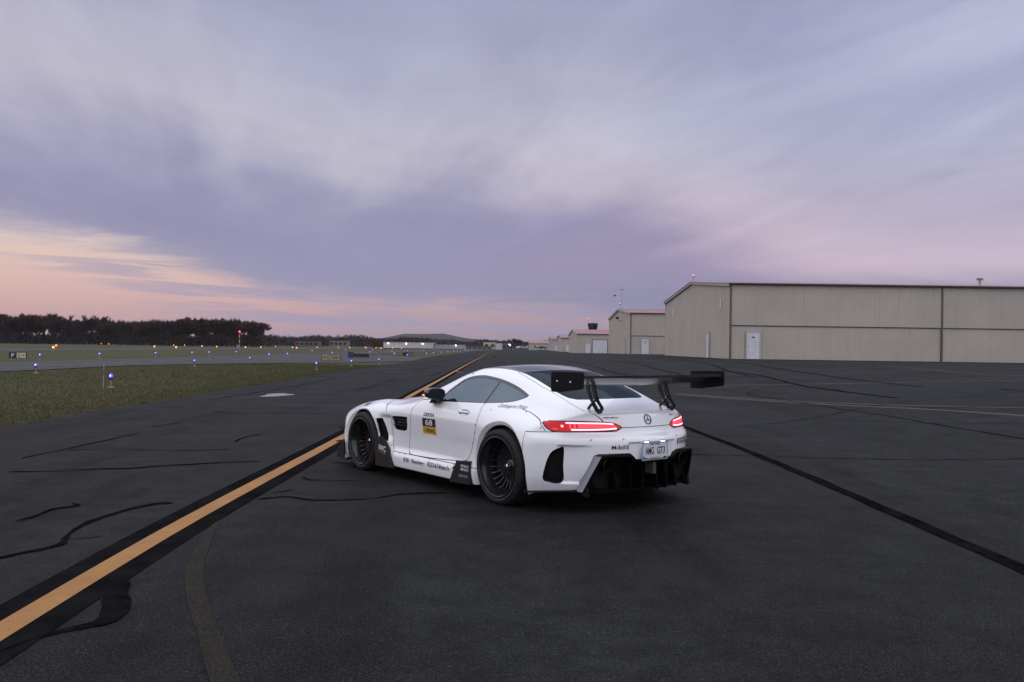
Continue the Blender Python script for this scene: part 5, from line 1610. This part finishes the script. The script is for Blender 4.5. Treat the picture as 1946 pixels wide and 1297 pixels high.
# front grille and head lamps (seen only from ahead)
gv, gf = quad2d(-.55, .55, .26, .56, 12, 5)
def on_front(y, z, off=.002):
    y, z = np.asarray(y, float), np.asarray(z, float)
    lo, hi = np.full(y.shape, 2.6), np.full(y.shape, 3.7)
    for _ in range(34):
        m_ = (lo + hi) / 2
        ins = bodyF(m_, y, z) < 0
        lo = np.where(ins, m_, lo); hi = np.where(ins, hi, m_)
    return np.stack([hi + off, y, z], -1)
gr = patch('grille', on_front(gv[:, 0], gv[:, 1]), gf, M_MATT, car)
for k in range(13):
    y_ = -.48 + .08 * k
    q = on_front(np.full(5, y_), np.linspace(.29, .53, 5), .006)
    MB().tube([tuple(p_) for p_ in q], .006, 6).obj('grille_bar', M_CHROME, gr)
for sg in (1, -1):
    V, Fs = quad2d(.62, .82, .60, .70, 8, 5)
    V[:, 1] += (V[:, 0] - .62) * .25
    patch('head_lamp', on_front(sg * V[:, 0], V[:, 1]), Fs, mat('head_lamp_glass', (.10, .11, .13), .08, coat=1.), car)

# ---- tail lamp light guides
for sg, lf in zip((1, -1), lampb):
    for nm, pts, m_, hh in (('light_bar', [(.742, .787), (.60, .786), (.45, .783), (.385, .777)], M_TAILBAR, .0058), ('light_bar', [(.712, .730), (.60, .731), (.46, .735), (.362, .742)], M_TAILBAR, .0058)):
        ln = cat_rom(pts, 8, False)
        yy = np.concatenate([ln[:, 0], ln[:, 0]]); zz = np.concatenate([ln[:, 1] - hh, ln[:, 1] + hh])
        n_ = len(ln)
        P3 = on_rear(sg * yy, zz, .0115)
        patch(nm, P3, [(i, i + 1, n_ + i + 1, n_ + i) for i in range(n_ - 1)], m_, lf)
    # glowing field between the bars, with ribs
    yv = np.linspace(.735, .365, 25)
    for k in range(24):
        V, Fs = quad2d(yv[k], yv[k + 1] + .004, np.interp(.5 * (yv[k] + yv[k + 1]), [.365, .72], [.752, .7405]), np.interp(yv[k], [.365, .72], [.7665, .777]), 2, 3)
        patch('light_guide', on_rear(sg * V[:, 0], V[:, 1], .0088 + .0015 * (k % 2)), Fs, M_TAILGLOW, lf)
    for z_ in (.755, .765):
        V, Fs = quad2d(.775, .760, z_ - .003, z_ + .003, 2, 2)
        patch('light_dot', on_rear(sg * V[:, 0], V[:, 1], .010), Fs, M_TAILBAR, lf)
    V, Fs = quad2d(.835, .80, .734, .738, 3, 2)
    patch('reflector', on_rear(sg * V[:, 0], V[:, 1], .010), Fs, mat('lamp_reflector', (.5, .2, .2), .2, emit=(1, .3, .35), ek=.6), lf)

# ---- tailgate badge, star, scripts
def ring(cy, cz, r0, r1, off, n=40):
    t = np.linspace(0, 2 * np.pi, n, endpoint=False)
    V = np.concatenate([np.stack([cy + r_ * np.cos(t), cz + r_ * np.sin(t)], 1) for r_ in (r0, r1)])
    F_ = [(i, (i + 1) % n, n + (i + 1) % n, n + i) for i in range(n)]
    return on_rear(V[:, 0], V[:, 1], off), F_
star = MB()
a_, f_ = ring(.008, .811, .0365, .043, .007); star.add(a_, f_)
a2, f2 = ring(.008, .811, .035, .0445, .001); 
n_ = 40
star.add(np.concatenate([a_[:n_], a2[:n_]]), [(i, (i + 1) % n_, n_ + (i + 1) % n_, n_ + i) for i in range(n_)])
star.add(np.concatenate([a_[n_:], a2[n_:]]), [(i, (i + 1) % n_, n_ + (i + 1) % n_, n_ + i) for i in range(n_)])
for k in range(3):
    an = math.pi / 2 + k * 2 * math.pi / 3
    d_ = np.array([math.cos(an), math.sin(an)]); p_ = np.array([-d_[1], d_[0]])
    c_ = np.array([.008, .811])
    q = np.array([c_ + p_ * .0085, c_ + d_ * .039, c_ - p_ * .0085, c_ - d_ * .006])
    star.add(on_rear(q[:, 0], q[:, 1], .006), [(0, 1, 2, 3)])
star.obj('star_badge', mat('dark_chrome', (.10, .11, .14), .18, metal=1.), hatch)
rear_text('model_badge', 'AMG', .375, .833, .105, .0135, M_BLACKPRINT, hatch, shear=.3)
for k in range(3):
    q = np.array([(.455 - k * .012, .826), (.448 - k * .012, .826), (.442 - k * .012, .840), (.449 - k * .012, .840)])
    patch('model_badge', on_rear(q[:, 0], q[:, 1], .0022), [(0, 1, 2, 3)], M_BLACKPRINT, hatch)
rear_text('model_badge', 'GT S', -.385, .836, .085, .018, M_BLACKPRINT, hatch)

# ---- bumper prints, number plate
rear_text('sponsor_text', 'M', .428, .583, .036, .034, M_BLACKPRINT, bumper)
rear_text('sponsor_text', 'bil', .358, .584, .058, .037, M_BLACKPRINT, bumper)
a_, f_ = ring(.3985, .5785, .0045, .0098, .0022, 20); patch('sponsor_letter', a_, f_, M_GREYPRINT, bumper)
V, Fs = quad2d(.318, .298, .565, .601, 2, 3); patch('sponsor_mark', on_rear(V[:, 0], V[:, 1], .002), Fs, M_BLACKPRINT, bumper)
rear_text('sponsor_mark', '1', .308, .583, .006, .026, M_WHITEPRINT, bumper, off=.004)
rear_text('sponsor_text', 'IRELLI', -.535, .590, .30, .034, M_BLACKPRINT, bumper)
V, Fs = quad2d(-.335, -.70, .614, .624, 14, 2); patch('sponsor_mark', on_rear(V[:, 0], V[:, 1], .002), Fs, M_BLACKPRINT, bumper)
V, Fs = quad2d(-.335, -.352, .570, .614, 2, 3); patch('sponsor_mark', on_rear(V[:, 0], V[:, 1], .002), Fs, M_BLACKPRINT, bumper)
V, Fs = quad2d(-.352, -.372, .590, .6, 2, 2); patch('sponsor_mark', on_rear(V[:, 0], V[:, 1], .002), Fs, M_BLACKPRINT, bumper)
px0 = -1.033
plate = MB().box(px0 - .004, px0, -.140, .168, .468, .614).obj('number_plate', M_PLATEW, car)
fr_ = MB()
fr_.box(px0 - .009, px0 + .004, -.147, -.140, .461, .621).box(px0 - .009, px0 + .004, .168, .175, .461, .621).box(px0 - .009, px0 + .004, -.140, .168, .461, .468).box(px0 - .009, px0 + .004, -.140, .168, .614, .621)
fr_.obj('plate_frame', mat('plate_frame_blue_grey', (.42, .46, .56), .3, metal=.4), plate)
def plate_text(s_, cy_, cz_, w_, h_, m_):
    V, Fs = fit_text(s_, w_, h_)
    MB().add([(px0 - .0055, cy_ - a, cz_ + b) for a, b in V], Fs).obj('plate_text', m_, plate, fix=False)
plate_text('NEW YORK', .014, .601, .125, .016, M_NAVY)
plate_text('AMG', .082, .543, .105, .066, M_NAVY)
plate_text('GT3', -.062, .543, .100, .066, M_NAVY)
plate_text('EXCELSIOR', .014, .482, .125, .015, M_ORPRINT)
MB().add([(px0 - .0055, .166, .470), (px0 - .0055, .166, .500), (px0 - .0055, .140, .488), (px0 - .0055, .115, .483), (px0 - .0055, .100, .470)], [(0, 1, 2, 3, 4)]).obj('plate_graphic', M_BLUEPRINT, plate, fix=False)
MB().add([(px0 - .0055, -.080, .470), (px0 - .0055, -.095, .482), (px0 - .0055, -.112, .490), (px0 - .0055, -.138, .478), (px0 - .0055, -.138, .470)], [(0, 1, 2, 3, 4)]).obj('plate_graphic', M_NAVY, plate, fix=False)
for cy_ in (.118, -.088):
    lm = MB().box(-1.045, -1.012, cy_ - .030, cy_ + .030, .624, .636).obj('plate_lamp', M_PLATEW, car)
    MB().box(-1.043, -1.016, cy_ - .014, cy_ + .014, .6195, .6238).obj('lamp_lens', mat('plate_lamp_glow', (1, .95, .95), .3, emit=(1., .9, .95), ek=9.), lm)
for cy_, cz_ in ((.60, .645), (.335, .650), (-.335, .650), (-.60, .645)):
    q = on_rear(np.array([cy_]), np.array([cz_]), 0)[0]
    MB().lathe([(.012, .004), (.012, -.002), (.001, -.003)], (q[0], q[1], q[2]), 0, 12).obj('parking_sensor', mat('sensor_white', (.6, .6, .64), .4), bumper)

# ---- rear diffuser: proud frame, recessed centre, fins, exhausts
def dif_x(y, z): return -1.052 + .10 * (abs(y) / .58) ** 2 + .10 * max(0., .50 - z) / .30
OUTL = [(.0, .474), (.12, .474), (.236, .476), (.268, .506), (.305, .533), (.42, .532), (.545, .528), (.580, .512), (.605, .44), (.635, .34), (.665, .23), (.672, .20), (.55, .195), (.40, .19), (.2, .185), (0, .185)]
def inset(P, d):
    c = np.array([.30, .345])
    out = []
    for y, z in P:
        v_ = np.array([y, z]) - c
        k_ = 1 - d / max(np.linalg.norm(v_), .05)
        q = c + v_ * k_
        if y == 0: q[0] = 0
        out.append(tuple(q))
    return out
INN = inset(OUTL, .030)
df = MB()
M_DIFF = mat('diffuser_black', (.004, .004, .0045), .5, spec=.18)
for sg in (1, -1):
    A = [(dif_x(y, z) + .17, sg * (y + (.008 if y > .5 else 0)), z) for y, z in OUTL]
    B = [(dif_x(y, z), sg * y, z) for y, z in OUTL]
    C_ = [(dif_x(y, z), sg * y, z) for y, z in INN]
    D_ = [(dif_x(y, z) + .13, sg * y, z) for y, z in INN]
    n_ = len(OUTL)
    fl_ = [(8, 9), (9, 10), (10, 11)]
    MB().add([A[i] for i in (7, 8, 9, 10, 11)] + [B[i] for i in (7, 8, 9, 10, 11)], [(i, i + 1, 6 + i, 5 + i) for i in range(4)]).obj('diffuser_flank', mat('flank_reflection_grey', (.22, .24, .265), .25, coat=.6), car)  # pale grey in the flank's colour stands in for the sky it reflects
    for X_, Y_ in ((A[:8], B[:8]), (A[11:], B[11:])):
        q_ = len(X_)
        df.add(X_ + Y_, [(i, i + 1, q_ + i + 1, q_ + i) for i in range(q_ - 1)])
    for X_, Y_ in ((B, C_), (C_, D_)):
        df.add(X_ + Y_, [(i, i + 1, n_ + i + 1, n_ + i) for i in range(n_ - 1)])
    df.add(D_, [tuple(range(n_))])
dif = df.obj('diffuser', M_DIFF, car, smooth=False)
for y_ in (-.56, -.38, -.22, -.09, .09, .22, .38):
    zt = np.interp(abs(y_), [0, .24, .3, .52, .58], [.44, .44, .38, .37, .30])
    b_ = dif_x(y_, .3)
    MB().prism([(b_ + .14, .185), (b_ + .01, .183), (b_ + .015, zt * .72), (b_ + .05, zt), (b_ + .14, zt)], 1, y_ - .006, y_ + .006).obj('fin', mat('fin_black', (.003, .003, .0035), .7, spec=.08), dif)
for sg in (1, -1):
    for yy in (.475,):
        e = MB().lathe([(.048, .12), (.056, .10), (.058, .0), (.060, -.03), (.055, -.032), (.050, .02), (.048, .12), (.001, .12)], (dif_x(.47, .43) + .06, sg * yy, .432), 0, 32)
        e.obj('exhaust_tip', mat('burnt_titanium', (.05, .032, .032), .38, metal=.8), dif, smooth=True)
    MB().prism([(dif_x(.62, .25) + .06, .165), (dif_x(.62, .25) - .005, .165), (dif_x(.62, .25) + .005, .24), (dif_x(.62, .25) + .06, .28)], 1, sg * .628, sg * .655).obj('strake', M_MATT, dif)
MB().box(-1.02, -.92, -.020, .016, .335, .435).obj('rain_light', mat('rain_lamp', (.075, .07, .07), .3, coat=.6), dif)

# ---- rear wing
wing = MB()
span = .888
af = []
for k in range(15):
    t = k / 14
    af.append((t, .095 * math.sqrt(max(t, 0)) * (1 - t) * .9 + .006 * (1 - t)))
up = [(-.70 - .335 * t, 1.138 + .056 * t ** 1.5 + th * .62) for t, th in af]
lo_ = [(-.70 - .335 * t, 1.138 + .056 * t ** 1.5 - th * .62 - .004) for t, th in af]
sec = up + lo_[::-1]
wn = MB()
NS = 26
n_ = len(sec)
vs = []
for k in range(NS + 1):
    y_ = -span + 2 * span * k / NS
    dp = -.012 * (1 - min(1., abs(y_) / .62) ** 2)
    vs += [(a, y_, b + dp) for a, b in sec]
wn.add(vs, [(k * n_ + i, k * n_ + (i + 1) % n_, (k + 1) * n_ + (i + 1) % n_, (k + 1) * n_ + i) for k in range(NS) for i in range(n_)])
rear_wing = wn.obj('rear_wing', M_CARBON, car, smooth=True)
MB().box(-1.042, -1.026, -span + .01, span - .01, 1.185, 1.207).obj('gurney_flap', M_SATIN, rear_wing)
EP = [(-.650, 1.075), (-.652, 1.218), (-.664, 1.230), (-1.048, 1.238), (-1.060, 1.226), (-1.060, 1.112), (-1.045, 1.098), (-.78, 1.062), (-.665, 1.060)]
for sg in (1, -1):
    ep = MB().prism(EP, 1, sg * span, sg * (span + .010)).obj('end_plate', M_MATT, rear_wing)
    for bx, bz in ((-.735, 1.152), (-.905, 1.150)):
        MB().lathe([(.010, 0), (.010, sg * .005), (.001, sg * .007)], (bx, sg * (span + .010), bz), 1, 12).obj('bolt', M_CHROME, ep)
    # upright: curved blade with a slot, diamond bracket with two windows
    y_ = sg * .46
    fr1 = cat_rom([(-.606, 1.150), (-.628, 1.066), (-.668, .990), (-.700, .945)], 6, False)
    fr2 = cat_rom([(-.652, 1.150), (-.668, 1.062), (-.697, .992), (-.722, .962)], 6, False)
    re1 = cat_rom([(-.680, 1.150), (-.700, 1.066), (-.728, 1.000), (-.745, .965)], 6, False)
    re2 = cat_rom([(-.728, 1.150), (-.745, 1.071), (-.773, 1.000), (-.800, .958)], 6, False)
    st_ = MB()
    def strip(A_, B_, t0, t1):
        n2 = len(A_)
        vs = []
        for P_ in (A_, B_):
            for t_ in (t0, t1): vs += [(q[0], t_, q[1]) for q in P_]
        fs2 = []
        for i in range(n2 - 1):
            a0, a1, b0, b1 = i, n2 + i, 2 * n2 + i, 3 * n2 + i
            fs2 += [(a0, a0 + 1, b0 + 1, b0), (a1, b1, b1 + 1, a1 + 1), (a0, a1, a1 + 1, a0 + 1), (b0, b0 + 1, b1 + 1, b1)]
        st_.add(vs, fs2)
    strip(fr1, fr2, y_ - .007, y_ + .007)
    strip(re1, re2, y_ - .007, y_ + .007)
    st_.prism([(-.600, 1.13), (-.735, 1.13), (-.76, 1.165), (-.63, 1.165)], 1, y_ - .016, y_ + .016)
    ups = st_.obj('wing_upright', M_SATIN, rear_wing)
    bk = MB()
    zlow = float(on_top(np.array([-.78]), np.array([.46]), 0)[0, 2]) + .002
    outer = [(-.700, .948), (-.745, 1.005), (-.776, .992), (-.832, .914), (-.800, zlow), (-.770, zlow), (-.633, float(on_top(np.array([-.633]), np.array([.46]), 0)[0, 2]) + .001), (-.632, .885)]
    def bar(p0, p1, w_):
        d_ = Vector((p1[0] - p0[0], p1[1] - p0[1])).normalized(); n3 = Vector((-d_.y, d_.x)) * w_ / 2
        bk.prism([(p0[0] + n3.x, p0[1] + n3.y), (p1[0] + n3.x, p1[1] + n3.y), (p1[0] - n3.x, p1[1] - n3.y), (p0[0] - n3.x, p0[1] - n3.y)], 1, y_ - .011 - .0004 * len(bk.f), y_ + .011 + .0004 * len(bk.f))
    bar((-.640, .890), (-.745, 1.000), .015)
    bar((-.745, 1.000), (-.826, .915), .015)
    bar((-.826, .915), (-.790, .862), .018)
    bar((-.790, .866), (-.640, .890), .015)
    bar((-.708, .955), (-.775, .880), .013)
    bko = bk.obj('wing_bracket', M_SATIN, rear_wing)
    for bx, bz in ((-.742, .985), (-.800, .915), (-.775, .875), (-.705, .955)):
        MB().lathe([(.006, 0), (.006, .004), (.001, .006)], (bx, y_ + .018, bz), 1, 8).obj('bolt', M_CHROME, bko)
    MB().box(-.83, -.62, y_ - .02, y_ + .02, .80, .845).obj('bracket_foot', M_SATIN, bko) if False else None

# ---- wheels
def wheel(x, sg, r, rim, width, yo):
    w = bpy.data.objects.new('wheel', None); col.objects.link(w); w.parent = car
    w.empty_display_size = .1
    w.location = (x, sg * yo, r)
    if sg < 0: w.rotation_euler = (0, 0, math.pi)
    # built with the outer face towards +y, hub plane at y = 0
    ty = [(rim - .004, -.012), (rim + .012, -.002), (rim + .035, .003), (r - .045, -.002), (r - .020, -.012), (r - .006, -.026), (r - .001, -.045)]
    back = [(r - .001, -width + .045), (r - .006, -width + .026), (r - .02, -width + .012), (rim + .02, -width), (rim - .006, -width + .012)]
    tread = []
    m_ = 4
    y0, y1 = -.045, -width + .045
    for k in range(m_):
        yc = y0 + (y1 - y0) * (k + .5) / m_
        tread += [(r, yc + .007), (r - .006, yc + .005), (r - .006, yc - .005), (r, yc - .007)]
    MB().lathe(ty + tread + back, (0, 0, 0), 1, 72).obj('tyre', M_RUBBER, w, smooth=True)
    rm_ = MB().lathe([(rim + .004, -.006), (rim + .006, .001), (rim - .004, .003), (rim - .012, -.004), (rim - .016, -.030), (rim - .030, -.050), (rim - .034, -.085), (rim - .040, -.10), (rim - .046, -.16), (rim - .046, -width + .02)], (0, 0, 0), 1, 72)
    ro_ = rm_.obj('rim', M_RIM, w, smooth=True)
    MB().lathe([(rim + .0055, .0025), (rim - .0035, .0045), (rim - .0115, -.002), (rim - .0135, -.014)], (0, 0, 0), 1, 72).obj('rim_lip', M_RIMLIP, ro_, smooth=True)
    hub_y = -.125
    MB().lathe([(.001, hub_y - .01), (.030, hub_y - .01), (.036, hub_y - .02), (.052, hub_y - .022), (.070, hub_y - .035), (.076, hub_y - .055), (.076, hub_y - .10)], (0, 0, 0), 1, 32).obj('hub', M_RIM, ro_, smooth=True)
    MB().lathe([(.001, hub_y + .020), (.018, hub_y + .019), (.024, hub_y + .012), (.026, hub_y - .012), (.030, hub_y - .014)], (0, 0, 0), 1, 6).obj('centre_nut', M_CHROME, ro_)
    MB().lathe([(.031, hub_y - .008), (.038, hub_y - .009), (.040, hub_y - .018)], (0, 0, 0), 1, 28).obj('nut_ring', mat('anodised_ring', (.10, .11, .14), .25, metal=.9), ro_, smooth=True)
    ns = 24
    base = MB()
    for q in ((.068, hub_y - .030, .0052, .012), (rim * .55, hub_y - .020, .0046, .010), (rim - .034, hub_y + .028, .0056, .012)): pass
    secs = [(.066, hub_y - .032, .0056, .014), (rim * .50, hub_y - .030, .0044, .011), (rim * .75, hub_y - .010, .0044, .010), (rim - .030, hub_y + .034, .0066, .014)]
    vs, fs2 = [], []
    for rr_, yy_, hw, dp in secs:
        vs += [(-hw, yy_ - dp, rr_), (hw, yy_ - dp, rr_), (hw * .7, yy_, rr_), (-hw * .7, yy_, rr_)]
    for i in range(3):
        for j in range(4): fs2.append((4 * i + j, 4 * i + (j + 1) % 4, 4 * i + 4 + (j + 1) % 4, 4 * i + 4 + j))
    sme = MB().add(vs, fs2).mesh('spoke'); sme.materials.append(mat('spoke_lacquer', (.045, .045, .048), .25, metal=.5, coat=.4))
    for k in range(ns):
        o = link('spoke', sme, None, ro_)
        o.rotation_euler = (0, 2 * math.pi * (k + .5) / ns, 0)
    MB().lathe([(.08, -.205), (.188, -.205), (.188, -.235), (.08, -.235)], (0, 0, 0), 1, 40).obj('brake_disc', M_DISC, w)
    cp = MB()
    for k in range(8):
        a0, a1 = R(-38 + 76 * k / 8), R(-38 + 76 * (k + 1) / 8)
        q = []
        for a in (a0, a1):
            for rr_ in (.120, .205): q += [(rr_ * math.cos(a), -.188, rr_ * math.sin(a)), (rr_ * math.cos(a), -.255, rr_ * math.sin(a))]
        cp.add(q, [(0, 4, 6, 2), (1, 3, 7, 5), (2, 6, 7, 3), (0, 1, 5, 4)] + ([(0, 2, 3, 1)] if k == 0 else []) + ([(4, 5, 7, 6)] if k == 7 else []))
    cp.obj('brake_caliper', M_CALIPER, w)
for sg in (1, -1):
    wheel(0, sg, .345, .272, .325, .985)
    wheel(2.63, sg, .335, .262, .285, .985)

# ---- cabin
def cabin():
    lab = MB()
    # liner under roof and pillars: offset copy of the body where there is no glass
    li = [S.names.index(n) for n in ('body', 'blackroof', 'hatch')]
    C = S.C
    m = np.isin(S.lab, li) & (C[:, 2] > .86) & (C[:, 0] > -.55) & (C[:, 0] < 1.62)
    ids = np.where(m)[0]
    faces = [list(S.F[i, :S.n[i]]) for i in ids]
    used = sorted({v for f in faces for v in f}); rm = {v: k for k, v in enumerate(used)}
    V = S.V[used] - VN[used] * .022
    n = len(V)
    allF = [[rm[v] for v in f] for f in faces]
    me = bpy.data.meshes.new('headliner')
    me.from_pydata(np.concatenate([V, V * [1, -1, 1]]).tolist(), [], allF + [[v + n for v in f[::-1]] for f in allF])
    link('headliner', me, M_LEATHER, car)
    tub = MB()
    P_ = [(-.55, .62), (-.2, .76), (.4, .83), (1.0, .845), (1.5, .82), (1.6, .70)]
    for sg in (1, -1):
        vs = []
        for x, y in P_: vs += [(x, sg * y, .30), (x, sg * y, .885)]
        tub.add(vs, [(2 * i, 2 * i + 2, 2 * i + 3, 2 * i + 1) for i in range(5)])
    tub.box(-.55, 1.6, -.82, .82, .26, .30).box(-.60, -.55, -.62, .62, .3, .88).box(1.6, 1.64, -.70, .70, .3, .86)
    tub.obj('cabin_tub', M_LEATHER, car)
    MB().prism([(1.60, .55), (1.60, .875), (1.30, .895), (1.08, .86), (1.02, .76), (1.10, .60)], 1, -.80, .80).obj('dashboard', M_LEATHER, car)
    MB().box(-.1, 1.08, -.13, .13, .30, .62).obj('centre_console', M_LEATHER, car)
    MB().box(-.55, -.05, -.60, .60, .60, .80).obj('parcel_shelf', M_LEATHER, car)
    for sg in (1, -1):
        st = MB()
        for w_, pts in ((.25, [(.30, .42), (.86, .40), (.86, .52), (.36, .54)]), (.24, [(.36, .46), (.22, .46), (.02, 1.02), (.12, 1.03), (.30, .78)]), (.13, [(.03, 1.02), (.11, 1.035), (.085, 1.125), (.02, 1.115)])):
            st.prism(pts, 1, sg * .385 - w_, sg * .385 + w_)
        sm = st.obj('seat', M_SEAT, car)
        md = sm.modifiers.new('bevel', 'BEVEL'); md.width = .03; md.segments = 3
    sw = MB().lathe([(.165 + .014 * math.cos(2 * math.pi * k / 8), .014 * math.sin(2 * math.pi * k / 8)) for k in range(8)], (0, 0, 0), 2, 32, close=True)
    sw.box(-.16, .16, -.015, .015, -.01, .01).box(-.04, .04, -.16, .0, -.012, .012)
    so = sw.obj('steering_wheel', M_LEATHER, car, smooth=True)
    so.location = (.93, .385, .82)
    so.rotation_euler = (0, R(-68), 0)
cabin()

# ------------------------------------------------------------------ dusk haze: thin even air round the whole place, below the sky
hz = MB().box(-5200, 5200, -400, 6200, -5, 140).obj('haze', None)
hm = bpy.data.materials.new('thin_dusk_air')
hm.use_nodes = True
hn = NT(hm.node_tree)
hn.nt.nodes.clear()
pvn = hn.n('ShaderNodeVolumePrincipled')
pvn.inputs['Color'].default_value = (.80, .84, .95, 1)
pvn.inputs['Density'].default_value = .00006
hn.link(pvn.outputs[0], hn.n('ShaderNodeOutputMaterial').inputs['Volume'])
hz.data.materials.append(hm)
stuff(hz, 'thin bluish dusk haze over the whole airfield', 'haze')
